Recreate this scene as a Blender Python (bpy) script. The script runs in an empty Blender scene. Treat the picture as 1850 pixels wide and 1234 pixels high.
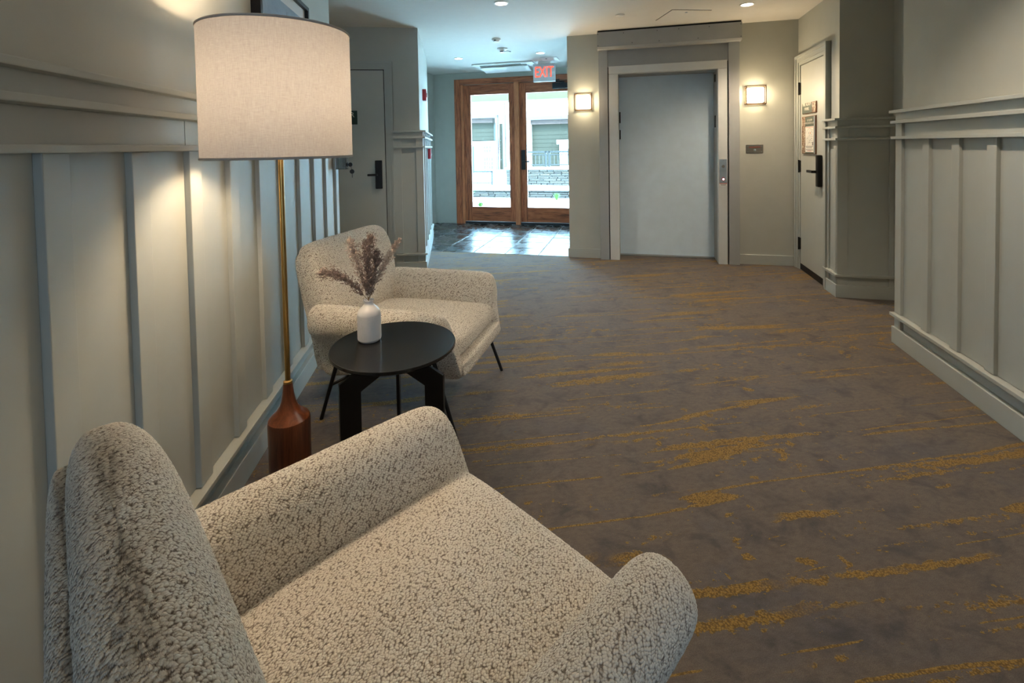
import bpy, bmesh, math, random
from mathutils import Vector, Matrix, Euler
R = math.radians
random.seed(7)
sc = bpy.context.scene
COL = sc.collection
PI = math.pi

# ------------------------------------------------------------------ camera
# World axes follow the left wall: x = away from it into the hall, y = along it, z = up.
EYE = 1.3
cam_d = bpy.data.cameras.new('camera')
cam = bpy.data.objects.new('camera', cam_d); COL.objects.link(cam)
cam_d.sensor_width = 36.0
cam_d.lens = 860.0 / 1850.0 * 36.0
cam_d.shift_y = -(617.0 - 291.1) / 1850.0
cam_d.clip_start = 0.02
cam_d.clip_end = 300
cam.matrix_world = (Matrix.Translation((0, 0, EYE)) @ Matrix.Rotation(R(-7.27), 4, 'Z')
                    @ Matrix.Rotation(R(90 - 1.77), 4, 'X') @ Matrix.Rotation(R(-1.005), 4, 'Z'))
sc.camera = cam
sc.view_settings.view_transform = 'Standard'
sc.view_settings.look = 'None'
sc.view_settings.gamma = 1.0
sc.view_settings.use_curve_mapping = False
sc.view_settings.exposure = 0.0
try:
    sc.cycles.use_denoising = True
    sc.cycles.denoiser = 'OPENIMAGEDENOISE'
except Exception:
    pass
sc.cycles.max_bounces = 10
sc.cycles.diffuse_bounces = 5
sc.cycles.glossy_bounces = 4
sc.cycles.transparent_max_bounces = 12
sc.cycles.sample_clamp_indirect = 80.0

# the second half of the building turns 21.54 degrees clockwise: its own axes (a across, e away)
T = R(21.54)
CT, ST = math.cos(T), math.sin(T)
def EL(a, e, z=0.0):
    return Vector((a * CT + e * ST, -a * ST + e * CT, z))
def EROT(extra=0.0):
    return -T + extra

# ------------------------------------------------------------------ world, sun, big lights
world = bpy.data.worlds.new('world'); sc.world = world
world.use_nodes = True
wn = world.node_tree.nodes; wl = world.node_tree.links
bg = wn['Background']
bg.inputs['Color'].default_value = (0.40, 0.72, 1.0, 1)
bg.inputs['Strength'].default_value = 44.0

def light(name, kind, loc, energy, color, size=0.1, size_y=None, rot=None, parent=None, spot=None, blend=0.5):
    d = bpy.data.lights.new(name, kind)
    d.energy = energy; d.color = color
    if kind == 'AREA':
        d.size = size
        if size_y:
            d.shape = 'RECTANGLE'; d.size_y = size_y
    elif kind == 'SUN':
        d.angle = size
    else:
        d.shadow_soft_size = size
    if kind == 'SPOT':
        d.spot_size = spot; d.spot_blend = blend
    o = bpy.data.objects.new(name, d); COL.objects.link(o)
    o.location = loc
    if rot: o.rotation_euler = rot
    if parent: o.parent = parent
    return o

sun = light('sun', 'SUN', (0, 0, 20), 30.0, (0.74, 0.92, 1.0), R(0.6))
sd = Vector((0.25, 0.75, -0.95))
sun.rotation_euler = sd.to_track_quat('-Z', 'Y').to_euler()
WARM = (1.0, 0.72, 0.42)
# added cool area light behind the camera, standing in for an unbuilt window
light('lobby_fill_light', 'AREA', (1.2, -6.7, 1.45), 85, (0.58, 0.78, 1.0), 2.6, 1.9, (R(90), 0, 0))

# ------------------------------------------------------------------ materials
def new_mat(name):
    m = bpy.data.materials.new(name); m.use_nodes = True
    nt = m.node_tree
    return m, nt, nt.nodes['Principled BSDF']
def N(nt, kind, **kw):
    n = nt.nodes.new(kind)
    for k, v in kw.items():
        if k in n.inputs.keys() if isinstance(k, str) else False:
            n.inputs[k].default_value = v
        else:
            setattr(n, k, v)
    return n
def lk(nt, a, b): nt.links.new(a, b)
def ramp(nt, fac, stops):
    r = nt.nodes.new('ShaderNodeValToRGB')
    cr = r.color_ramp
    while len(cr.elements) > 1: cr.elements.remove(cr.elements[-1])
    cr.elements[0].position = stops[0][0]; cr.elements[0].color = (*stops[0][1], 1)
    for p, c in stops[1:]:
        el = cr.elements.new(p); el.color = (*c, 1)
    lk(nt, fac, r.inputs['Fac'])
    return r.outputs['Color']
def coords(nt, scale=(1, 1, 1), rot=(0, 0, 0), kind='Object'):
    tc = nt.nodes.new('ShaderNodeTexCoord')
    mp = nt.nodes.new('ShaderNodeMapping')
    mp.inputs['Scale'].default_value = scale
    mp.inputs['Rotation'].default_value = rot
    lk(nt, tc.outputs[kind], mp.inputs['Vector'])
    return mp.outputs['Vector']
def noise(nt, vec, scale, detail=3.0, rough=0.5, dist=0.0):
    n = nt.nodes.new('ShaderNodeTexNoise')
    n.inputs['Scale'].default_value = scale; n.inputs['Detail'].default_value = detail
    n.inputs['Roughness'].default_value = rough; n.inputs['Distortion'].default_value = dist
    if vec is not None: lk(nt, vec, n.inputs['Vector'])
    return n.outputs['Fac']
def math_n(nt, op, a, b=None, clamp=False):
    n = nt.nodes.new('ShaderNodeMath'); n.operation = op; n.use_clamp = clamp
    for i, v in enumerate((a, b)):
        if v is None: continue
        if isinstance(v, (int, float)): n.inputs[i].default_value = v
        else: lk(nt, v, n.inputs[i])
    return n.outputs[0]
def mixc(nt, fac, a, b):
    n = nt.nodes.new('ShaderNodeMix'); n.data_type = 'RGBA'
    if isinstance(fac, (int, float)): n.inputs[0].default_value = fac
    else: lk(nt, fac, n.inputs[0])
    for i, v in ((6, a), (7, b)):
        if isinstance(v, tuple): n.inputs[i].default_value = (*v, 1)
        else: lk(nt, v, n.inputs[i])
    return n.outputs[2]
def bump(nt, bs, h, strength, dist):
    b = nt.nodes.new('ShaderNodeBump')
    b.inputs['Strength'].default_value = strength; b.inputs['Distance'].default_value = dist
    lk(nt, h, b.inputs['Height']); lk(nt, b.outputs['Normal'], bs.inputs['Normal'])

def plain(name, col, rough=0.5, metal=0.0, spec=0.5, var=0.04, bscale=0.0):
    m, nt, bs = new_mat(name)
    v = coords(nt)
    f = noise(nt, v, 9.0, 4.0)
    lo = tuple(c * (1 - var) for c in col); hi = tuple(min(1, c * (1 + var)) for c in col)
    lk(nt, ramp(nt, f, [(0.3, lo), (0.7, hi)]), bs.inputs['Base Color'])
    bs.inputs['Roughness'].default_value = rough
    bs.inputs['Metallic'].default_value = metal
    bs.inputs['Specular IOR Level'].default_value = spec
    if bscale:
        bump(nt, bs, noise(nt, v, bscale, 2.0), 0.05, 0.001)
    return m
def emit(name, col, strength, base=(0.8, 0.8, 0.8)):
    m, nt, bs = new_mat(name)
    v = coords(nt)
    f = noise(nt, v, 40.0, 2.0)
    lk(nt, ramp(nt, f, [(0.3, tuple(c * 0.97 for c in base)), (0.7, base)]), bs.inputs['Base Color'])
    bs.inputs['Emission Color'].default_value = (*col, 1)
    bs.inputs['Emission Strength'].default_value = strength
    return m

M = {}
M['paint'] = plain('sage_greige_paint', (0.415, 0.435, 0.410), 0.55, 0, 0.35, 0.02, 220)
M['wallpaint'] = plain('wall_paint', (0.44, 0.45, 0.41), 0.65, 0, 0.3, 0.02, 260)
M['ceiling'] = plain('ceiling_paint', (0.72, 0.70, 0.66), 0.8, 0, 0.2, 0.015, 200)
M['doorpaint'] = plain('door_paint', (0.46, 0.47, 0.43), 0.45, 0, 0.4, 0.02)
M['liftgrey'] = plain('lift_grey_paint', (0.36, 0.375, 0.38), 0.45, 0, 0.4, 0.03)
M['liftlight'] = plain('lift_light_paint', (0.62, 0.64, 0.64), 0.42, 0, 0.4, 0.03)
M['liftdoor'] = plain('lift_door_paint', (0.66, 0.80, 0.92), 0.4, 0, 0.45, 0.03)
M['black'] = plain('matt_black_metal', (0.006, 0.006, 0.007), 0.42, 0.3, 0.5, 0.1)
M['blacktop'] = plain('blackened_iron', (0.010, 0.0095, 0.009), 0.17, 0.0, 0.5, 0.5, 90)
M['brass'] = plain('aged_brass', (0.42, 0.26, 0.09), 0.28, 1.0, 0.5, 0.12)
M['steel'] = plain('brushed_steel', (0.33, 0.31, 0.28), 0.38, 1.0, 0.5, 0.05)
M['bluesteel'] = plain('zinc_plate', (0.42, 0.50, 0.56), 0.35, 0.8, 0.5, 0.12)
M['bronze'] = plain('bronze_frame', (0.16, 0.11, 0.075), 0.4, 0.7, 0.5, 0.1)
M['rubber'] = plain('black_rubber', (0.012, 0.014, 0.018), 0.5, 0, 0.4, 0.1)
M['ceramic'] = plain('white_ceramic', (0.60, 0.61, 0.64), 0.32, 0, 0.5, 0.02)
M['red'] = plain('alarm_red', (0.45, 0.012, 0.025), 0.35, 0, 0.5, 0.03)
M['white'] = plain('white_plastic', (0.78, 0.78, 0.76), 0.45, 0, 0.4, 0.02)
M['grey'] = plain('grey_plastic', (0.30, 0.31, 0.32), 0.45, 0, 0.4, 0.02)
M['dark'] = plain('dark_gap', (0.01, 0.011, 0.013), 0.8, 0, 0.2, 0.05)
M['signgreen'] = plain('sign_dark_green', (0.016, 0.045, 0.034), 0.5, 0, 0.4, 0.05)
M['signgrey'] = plain('sign_grey_green', (0.10, 0.125, 0.10), 0.5, 0, 0.4, 0.05)
M['signtext'] = plain('sign_lettering', (0.75, 0.72, 0.62), 0.5, 0, 0.4, 0.02)
M['paper'] = plain('printed_paper', (0.80, 0.77, 0.70), 0.6, 0, 0.3, 0.02)
M['ink'] = plain('grey_ink', (0.16, 0.15, 0.14), 0.6, 0, 0.3, 0.05)
M['redink'] = plain('red_ink', (0.55, 0.07, 0.05), 0.6, 0, 0.3, 0.05)
M['orangeink'] = plain('orange_ink', (0.8, 0.25, 0.03), 0.6, 0, 0.3, 0.05)
M['matboard'] = plain('mat_board', (0.66, 0.66, 0.66), 0.7, 0, 0.3, 0.01)
M['exitred'] = emit('exit_letters', (1.0, 0.07, 0.03), 2.2, (0.6, 0.03, 0.02))
M['exitwhite'] = plain('exit_housing', (0.62, 0.70, 0.74), 0.45, 0, 0.4, 0.02)
M['sconceglass'] = emit('sconce_glass', (1.0, 0.82, 0.52), 32.0)
M['downglass'] = emit('downlight_lens', (1.0, 0.86, 0.66), 14.0)
M['bulb'] = emit('bulb_glass', (1.0, 0.75, 0.45), 25.0)
M['button'] = emit('button_glow', (0.8, 0.95, 1.0), 1.5)

def boucle():
    m, nt, bs = new_mat('cream_boucle')
    v = coords(nt)
    # wobble the lookup so the loops run like worms
    nz = nt.nodes.new('ShaderNodeTexNoise'); nz.inputs['Scale'].default_value = 60; nz.inputs['Detail'].default_value = 1.0
    lk(nt, v, nz.inputs['Vector'])
    vm = nt.nodes.new('ShaderNodeVectorMath'); vm.operation = 'SCALE'; vm.inputs['Scale'].default_value = 0.0075
    lk(nt, nz.outputs['Color'], vm.inputs[0])
    va = nt.nodes.new('ShaderNodeVectorMath'); va.operation = 'ADD'
    lk(nt, v, va.inputs[0]); lk(nt, vm.outputs[0], va.inputs[1])
    ds = []
    for off in (0.0, 0.5):                       # two jittered lattices, half a cell apart, fill each other's gaps
        mp = nt.nodes.new('ShaderNodeMapping'); mp.inputs['Scale'].default_value = (150, 198, 188); mp.inputs['Location'].default_value = (off, off, off)
        lk(nt, va.outputs[0], mp.inputs['Vector'])
        vo = nt.nodes.new('ShaderNodeTexVoronoi'); vo.feature = 'F1'; vo.inputs['Scale'].default_value = 1.0; vo.inputs['Randomness'].default_value = 0.62
        lk(nt, mp.outputs[0], vo.inputs['Vector']); ds.append(vo.outputs['Distance'])
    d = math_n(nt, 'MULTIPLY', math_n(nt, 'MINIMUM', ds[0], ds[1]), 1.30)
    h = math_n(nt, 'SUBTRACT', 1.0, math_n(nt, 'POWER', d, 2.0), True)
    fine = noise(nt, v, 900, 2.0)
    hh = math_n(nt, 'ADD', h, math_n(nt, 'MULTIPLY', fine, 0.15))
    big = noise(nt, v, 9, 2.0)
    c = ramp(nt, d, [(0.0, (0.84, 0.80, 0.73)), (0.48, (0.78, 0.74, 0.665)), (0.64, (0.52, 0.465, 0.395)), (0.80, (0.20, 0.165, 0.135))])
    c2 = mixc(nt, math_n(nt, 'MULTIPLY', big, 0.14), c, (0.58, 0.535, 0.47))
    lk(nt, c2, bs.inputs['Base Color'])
    bs.inputs['Roughness'].default_value = 0.95
    bs.inputs['Specular IOR Level'].default_value = 0.1
    bs.inputs['Sheen Weight'].default_value = 0.2
    bs.inputs['Sheen Roughness'].default_value = 0.5
    dn = nt.nodes.new('ShaderNodeDisplacement')
    dn.inputs['Scale'].default_value = 0.0034; dn.inputs['Midlevel'].default_value = 0.75
    lk(nt, hh, dn.inputs['Height'])
    lk(nt, dn.outputs[0], nt.nodes['Material Output'].inputs['Displacement'])
    m.displacement_method = 'BOTH'
    return m
M['boucle'] = boucle()

def carpet():
    m, nt, bs = new_mat('hall_carpet')
    v = coords(nt)
    # base: taupe with slate-blue clouds and dark smudges
    cl = noise(nt, coords(nt, (1.0, 1.6, 1)), 1.7, 5, 0.6, 0.4)
    base = ramp(nt, cl, [(0.30, (0.142, 0.115, 0.096)), (0.52, (0.162, 0.130, 0.106)), (0.72, (0.104, 0.099, 0.110))])
    sm = noise(nt, coords(nt, (1.0, 1.35, 1)), 6.5, 6, 0.66, 0.5)
    sm2 = ramp(nt, sm, [(0.50, (0, 0, 0)), (0.68, (1, 1, 1))])
    base = mixc(nt, math_n(nt, 'MULTIPLY', sm2, 0.88), base, (0.062, 0.058, 0.062))
    mot = noise(nt, coords(nt, (1.0, 1.8, 1)), 34, 4, 0.7)
    base = mixc(nt, math_n(nt, 'MULTIPLY', ramp(nt, mot, [(0.42, (0, 0, 0)), (0.66, (1, 1, 1))]), 0.45), base, (0.062, 0.055, 0.056))
    # gold threads: lines running across the hall, broken, with clumps
    warp = noise(nt, coords(nt, (1.0, 1.0, 1)), 2.2, 3, 0.5)
    sx = nt.nodes.new('ShaderNodeSeparateXYZ'); lk(nt, v, sx.inputs[0])
    yw = math_n(nt, 'ADD', sx.outputs['Y'], math_n(nt, 'MULTIPLY', warp, 0.035))
    cx = nt.nodes.new('ShaderNodeCombineXYZ')
    lk(nt, math_n(nt, 'MULTIPLY', sx.outputs['X'], 0.75), cx.inputs['X']); lk(nt, math_n(nt, 'MULTIPLY', yw, 17.0), cx.inputs['Y'])
    ln = noise(nt, cx.outputs[0], 1.0, 2.0, 0.45)
    edge = noise(nt, coords(nt, (1, 1.6, 1)), 26, 4, 0.7)
    ln2 = math_n(nt, 'ADD', ln, math_n(nt, 'MULTIPLY', math_n(nt, 'SUBTRACT', edge, 0.5), 0.50))
    lines = ramp(nt, ln2, [(0.590, (0, 0, 0)), (0.606, (1, 1, 1))])
    brk = noise(nt, coords(nt, (1.0, 3.0, 1)), 1.5, 3, 0.6)
    brk2 = ramp(nt, brk, [(0.45, (0, 0, 0)), (0.51, (1, 1, 1))])
    lines = math_n(nt, 'MULTIPLY', lines, brk2)
    cx2 = nt.nodes.new('ShaderNodeCombineXYZ')
    lk(nt, math_n(nt, 'MULTIPLY', sx.outputs['X'], 0.28), cx2.inputs['X']); lk(nt, math_n(nt, 'MULTIPLY', yw, 8.0), cx2.inputs['Y'])
    cx2.inputs['Z'].default_value = 7.3
    l3 = noise(nt, cx2.outputs[0], 1.0, 0.0, 0.3)
    thin = math_n(nt, 'SUBTRACT', 1.0, math_n(nt, 'MULTIPLY', math_n(nt, 'ABSOLUTE', math_n(nt, 'SUBTRACT', l3, 0.52)), 36.0), True)
    thin = math_n(nt, 'MULTIPLY', thin, ramp(nt, noise(nt, coords(nt, (1.2, 4.0, 1)), 1.9, 4, 0.65), [(0.43, (0, 0, 0)), (0.49, (1, 1, 1))]))
    thin = math_n(nt, 'GREATER_THAN', math_n(nt, 'ADD', thin, math_n(nt, 'MULTIPLY', math_n(nt, 'SUBTRACT', edge, 0.5), 1.0)), 0.50)
    blob = noise(nt, coords(nt, (1.0, 1.5, 1)), 13.0, 4, 0.62, 0.3)
    reg = noise(nt, coords(nt, (1.0, 1.5, 1)), 1.15, 2, 0.5)
    blobs = math_n(nt, 'GREATER_THAN', math_n(nt, 'ADD', blob, math_n(nt, 'MULTIPLY', math_n(nt, 'SUBTRACT', reg, 0.5), 0.55)), 0.665)
    gold = math_n(nt, 'MAXIMUM', math_n(nt, 'MAXIMUM', lines, thin), blobs)
    tuft = nt.nodes.new('ShaderNodeTexVoronoi'); tuft.inputs['Scale'].default_value = 190
    lk(nt, v, tuft.inputs['Vector'])
    gcol = ramp(nt, tuft.outputs['Distance'], [(0.1, (0.33, 0.20, 0.05)), (0.75, (0.12, 0.072, 0.02))])
    pile = noise(nt, v, 420, 2, 0.6)
    base = mixc(nt, math_n(nt, 'MULTIPLY', ramp(nt, pile, [(0.35, (0, 0, 0)), (0.65, (1, 1, 1))]), 0.5), base, (0.05, 0.042, 0.038))
    lk(nt, mixc(nt, gold, base, gcol), bs.inputs['Base Color'])
    bs.inputs['Roughness'].default_value = 0.95
    bs.inputs['Specular IOR Level'].default_value = 0.08
    bs.inputs['Sheen Weight'].default_value = 0.15
    hh = math_n(nt, 'ADD', math_n(nt, 'MULTIPLY', pile, 0.5), math_n(nt, 'MULTIPLY', gold, math_n(nt, 'SUBTRACT', 1.2, tuft.outputs['Distance'])))
    bump(nt, bs, hh, 0.6, 0.003)
    return m
M['carpet'] = carpet()

def wood(name, c1, c2, c3, scale=(1, 1, 1), rough=0.35, freq=9.0):
    m, nt, bs = new_mat(name)
    v = coords(nt, scale)
    w = nt.nodes.new('ShaderNodeTexNoise'); w.inputs['Scale'].default_value = freq
    w.inputs['Detail'].default_value = 5; w.inputs['Distortion'].default_value = 1.4
    lk(nt, v, w.inputs['Vector'])
    f2 = noise(nt, v, freq * 9, 3, 0.6)
    f = math_n(nt, 'ADD', math_n(nt, 'MULTIPLY', w.outputs['Fac'], 0.75), math_n(nt, 'MULTIPLY', f2, 0.25))
    lk(nt, ramp(nt, f, [(0.33, c1), (0.5, c2), (0.66, c3)]), bs.inputs['Base Color'])
    bs.inputs['Roughness'].default_value = rough
    bump(nt, bs, f2, 0.1, 0.001)
    return m
M['oakv'] = wood('oak_upright', (0.12, 0.030, 0.011), (0.36, 0.100, 0.036), (0.50, 0.160, 0.062), (9, 9, 0.8), 0.5, 3.2)
M['oakh'] = wood('oak_rail', (0.12, 0.030, 0.011), (0.36, 0.100, 0.036), (0.50, 0.160, 0.062), (0.8, 9, 9), 0.5, 3.2)
M['oakpale'] = wood('oak_mullion', (0.30, 0.095, 0.036), (0.48, 0.165, 0.065), (0.58, 0.225, 0.095), (9, 9, 0.8), 0.5, 3.2)
M['walnut'] = wood('walnut_base', (0.060, 0.016, 0.006), (0.135, 0.038, 0.014), (0.21, 0.065, 0.024), (12, 12, 1.2), 0.30, 2.2)

def slate():
    m, nt, bs = new_mat('wet_look_slate')
    v = coords(nt)
    info = nt.nodes.new('ShaderNodeObjectInfo')
    f = noise(nt, v, 4, 6, 0.65, 0.8)
    c = ramp(nt, f, [(0.30, (0.014, 0.016, 0.018)), (0.5, (0.035, 0.036, 0.036)), (0.68, (0.062, 0.05, 0.042))])
    c2 = ramp(nt, info.outputs['Random'], [(0.0, (0.02, 0.03, 0.034)), (0.45, (0.045, 0.044, 0.042)), (0.8, (0.075, 0.045, 0.028)), (1.0, (0.03, 0.04, 0.045))])
    lk(nt, mixc(nt, 0.5, c, c2), bs.inputs['Base Color'])
    lk(nt, ramp(nt, f, [(0.3, (0.17,) * 3), (0.7, (0.38,) * 3)]), bs.inputs['Roughness'])
    bs.inputs['Specular IOR Level'].default_value = 0.65
    h = math_n(nt, 'ADD', noise(nt, v, 9, 5, 0.6, 0.5), math_n(nt, 'MULTIPLY', noise(nt, v, 50, 3, 0.6), 0.2))
    bump(nt, bs, h, 0.28, 0.010)
    return m
M['slate'] = slate()
M['grout'] = plain('grout', (0.30, 0.29, 0.28), 0.7, 0, 0.3, 0.08)

def glass():
    m, nt, bs = new_mat('clear_pane')
    nt.nodes.remove(bs)
    out = nt.nodes['Material Output']
    tr = nt.nodes.new('ShaderNodeBsdfTransparent'); tr.inputs['Color'].default_value = (0.93, 0.97, 0.97, 1)
    gl = nt.nodes.new('ShaderNodeBsdfGlossy'); gl.inputs['Roughness'].default_value = 0.02
    fr = nt.nodes.new('ShaderNodeFresnel'); fr.inputs['IOR'].default_value = 1.45
    mx = nt.nodes.new('ShaderNodeMixShader')
    lk(nt, fr.outputs[0], mx.inputs[0]); lk(nt, tr.outputs[0], mx.inputs[1]); lk(nt, gl.outputs[0], mx.inputs[2])
    lk(nt, mx.outputs[0], out.inputs['Surface'])
    return m
M['glass'] = glass()
def acrylic():
    m = glass(); m.name = 'clear_acrylic'
    for n in m.node_tree.nodes:
        if n.type == 'BSDF_TRANSPARENT': n.inputs['Color'].default_value = (0.80, 0.84, 0.86, 1)
        if n.type == 'FRESNEL': n.inputs['IOR'].default_value = 1.9
    return m
M['acrylic'] = acrylic()

def shade_mat():
    m, nt, bs = new_mat('linen_shade')
    nt.nodes.remove(bs)
    out = nt.nodes['Material Output']
    v = coords(nt)
    tc = nt.nodes.new('ShaderNodeTexCoord')
    # weave: threads around (z) and upright (angle)
    a = noise(nt, coords(nt, (1, 1, 14)), 60, 2, 0.6)
    b = noise(nt, coords(nt, (14, 14, 1)), 40, 2, 0.6)
    f = math_n(nt, 'ADD', math_n(nt, 'MULTIPLY', a, 0.5), math_n(nt, 'MULTIPLY', b, 0.5))
    c = ramp(nt, f, [(0.3, (0.56, 0.535, 0.54)), (0.7, (0.78, 0.77, 0.79))])
    di = nt.nodes.new('ShaderNodeBsdfDiffuse'); lk(nt, c, di.inputs['Color'])
    tl = nt.nodes.new('ShaderNodeBsdfTranslucent'); lk(nt, mixc(nt, 0.835, c, (0, 0, 0)), tl.inputs['Color'])
    mx = nt.nodes.new('ShaderNodeMixShader'); mx.inputs[0].default_value = 0.5
    lk(nt, di.outputs[0], mx.inputs[1]); lk(nt, tl.outputs[0], mx.inputs[2])
    lk(nt, mx.outputs[0], out.inputs['Surface'])
    return m
M['shade'] = shade_mat()
M['shadetrim'] = plain('shade_rolled_edge', (0.40, 0.38, 0.36), 0.8, 0, 0.2, 0.03)

def painting():
    m, nt, bs = new_mat('misty_landscape')
    v = coords(nt)
    f = noise(nt, v, 4.0, 6, 0.6, 0.5)
    sky = ramp(nt, f, [(0.3, (0.14, 0.20, 0.28)), (0.55, (0.24, 0.31, 0.40)), (0.72, (0.34, 0.40, 0.47))])
    lk(nt, sky, bs.inputs['Base Color']); bs.inputs['Roughness'].default_value = 0.5
    return m
M['painting'] = painting()
M['paintedtree'] = plain('painted_foliage', (0.19, 0.22, 0.20), 0.6, 0, 0.3, 0.25)
M['paintedhill'] = plain('painted_hill', (0.13, 0.19, 0.25), 0.6, 0, 0.3, 0.2)

def birch():
    m, nt, bs = new_mat('photo_print_strip')
    f = noise(nt, coords(nt, (1, 1, 1)), 55, 4, 0.65, 0.5)
    lk(nt, ramp(nt, f, [(0.38, (0.09, 0.035, 0.02)), (0.5, (0.26, 0.15, 0.09)), (0.6, (0.62, 0.54, 0.42))]), bs.inputs['Base Color'])
    return m
M['birch'] = birch()
M['signedge'] = plain('sign_wood_edge', (0.17, 0.075, 0.035), 0.5, 0, 0.3, 0.15)

def pampas(name, c1, c2):
    m, nt, bs = new_mat(name)
    f = noise(nt, coords(nt), 60, 3)
    lk(nt, ramp(nt, f, [(0.3, c1), (0.7, c2)]), bs.inputs['Base Color'])
    bs.inputs['Roughness'].default_value = 0.9
    return m
M['plume'] = pampas('dried_plume', (0.16, 0.115, 0.10), (0.36, 0.275, 0.24))
M['plumepale'] = pampas('pale_plume', (0.32, 0.25, 0.21), (0.60, 0.50, 0.43))
M['stem'] = plain('dried_stem', (0.26, 0.18, 0.11), 0.8, 0, 0.2, 0.2)
# outside
M['siding'] = plain('sage_siding', (0.012, 0.0105, 0.0052), 0.7, 0, 0.2, 0.03)
M['sidingwhite'] = plain('cream_siding', (0.50, 0.50, 0.46), 0.7, 0, 0.2, 0.02)
M['beam'] = plain('porch_beam_paint', (0.05, 0.045, 0.022), 0.7, 0, 0.2, 0.02)
M['fascia'] = plain('brown_fascia', (0.025, 0.015, 0.012), 0.7, 0, 0.2, 0.25)
M['gutter'] = plain('mauve_grey_gutter', (0.03, 0.026, 0.03), 0.5, 0, 0.4, 0.03)
M['rail'] = plain('grey_railing', (0.012, 0.013, 0.013), 0.5, 0.2, 0.4, 0.05)
M['concrete'] = plain('pale_concrete', (0.78, 0.77, 0.74), 0.85, 0, 0.2, 0.06)
M['bluepane'] = plain('dark_window_pane', (0.012, 0.015, 0.016), 0.15, 0, 0.6, 0.3)
def stone():
    m, nt, bs = new_mat('ledge_stone')
    info = nt.nodes.new('ShaderNodeObjectInfo')
    f = noise(nt, coords(nt), 7, 5, 0.6)
    c = ramp(nt, info.outputs['Random'], [(0.0, (0.0174, 0.0162, 0.0156)), (0.3, (0.0306, 0.0240, 0.0192)), (0.6, (0.0252, 0.0240, 0.0228)), (0.85, (0.0384, 0.0306, 0.0228)), (1.0, (0.0132, 0.0126, 0.0120))])
    lk(nt, mixc(nt, math_n(nt, 'MULTIPLY', f, 0.4), c, (0.0462, 0.0402, 0.0348)), bs.inputs['Base Color'])
    bs.inputs['Roughness'].default_value = 0.85
    bump(nt, bs, noise(nt, coords(nt), 25, 4), 0.5, 0.02)
    return m
M['stone'] = stone()
M['leaf'] = plain('grass_leaf', (0.05, 0.11, 0.012), 0.6, 0, 0.3, 0.3)
M['soil'] = plain('mulch', (0.010, 0.008, 0.007), 0.95, 0, 0.1, 0.4)

# ------------------------------------------------------------------ mesh helpers
class MB:
    def __init__(s): s.bm = bmesh.new()
    def box(s, x0, x1, y0, y1, z0, z1, bev=0.0):
        r = bmesh.ops.create_cube(s.bm, size=1.0)
        vs = r['verts']
        for v in vs:
            v.co = Vector((x0 + (v.co.x + .5) * (x1 - x0), y0 + (v.co.y + .5) * (y1 - y0), z0 + (v.co.z + .5) * (z1 - z0)))
        if bev:
            es = list({e for v in vs for e in v.link_edges})
            bmesh.ops.bevel(s.bm, geom=es, offset=bev, segments=2, affect='EDGES', profile=0.6)
        return s
    def tube(s, pts, r, n=12, cap=True, radii=None):
        pts = [Vector(p) for p in pts]
        rings = []
        prev = None
        for i, p in enumerate(pts):
            d = (pts[min(i + 1, len(pts) - 1)] - pts[max(i - 1, 0)]).normalized()
            if prev is None:
                u = d.orthogonal().normalized()
            else:
                u = (prev - d * prev.dot(d)).normalized()
            prev = u
            w = d.cross(u)
            rr = radii[i] if radii else r
            rings.append([s.bm.verts.new(p + (u * math.cos(2 * PI * k / n) + w * math.sin(2 * PI * k / n)) * rr) for k in range(n)])
        s.skin(rings, cap)
        return s
    def skin(s, rings, cap=True):
        n = len(rings[0])
        for a, b in zip(rings[:-1], rings[1:]):
            for k in range(n):
                try: s.bm.faces.new((a[k], a[(k + 1) % n], b[(k + 1) % n], b[k]))
                except ValueError: pass
        if cap:
            for rg, rev in ((rings[0], True), (rings[-1], False)):
                try: s.bm.faces.new(list(reversed(rg)) if rev else rg)
                except ValueError: pass
        return s
    def lathe(s, prof, n=40, center=(0, 0, 0), cap=True):
        c = Vector(center)
        rings = [[s.bm.verts.new(c + Vector((r * math.cos(2 * PI * k / n), r * math.sin(2 * PI * k / n), z))) for k in range(n)] for r, z in prof]
        s.skin(rings, cap)
        return s
    def prism(s, poly, axis, lo, hi):
        def mk(p, t):
            if axis == 'x': return Vector((t, p[0], p[1]))
            if axis == 'y': return Vector((p[0], t, p[1]))
            return Vector((p[0], p[1], t))
        a = [s.bm.verts.new(mk(p, lo)) for p in poly]
        b = [s.bm.verts.new(mk(p, hi)) for p in poly]
        s.skin([a, b], True)
        return s
    def cyl(s, c, r, axis, lo, hi, n=24):
        return s.prism([(c[0] + r * math.cos(2 * PI * k / n), c[1] + r * math.sin(2 * PI * k / n)) for k in range(n)], axis, lo, hi)
    def quad(s, pts):
        s.bm.faces.new([s.bm.verts.new(Vector(p)) for p in pts]); return s
    def build(s, name, mat, parent=None, loc=None, rz=None, smooth=None, xf=None):
        bmesh.ops.recalc_face_normals(s.bm, faces=s.bm.faces)
        if xf is not None: s.bm.transform(xf)
        me = bpy.data.meshes.new(name); s.bm.to_mesh(me); s.bm.free()
        me.materials.append(mat)
        if smooth is not None:
            me.polygons.foreach_set('use_smooth', [True] * len(me.polygons))
            if smooth < 180:
                try: me.set_sharp_from_angle(angle=R(smooth))
                except Exception: pass
        o = bpy.data.objects.new(name, me); COL.objects.link(o)
        if parent: o.parent = parent
        if loc is not None: o.location = loc
        if rz is not None: o.rotation_euler = (0, 0, rz)
        return o

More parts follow.
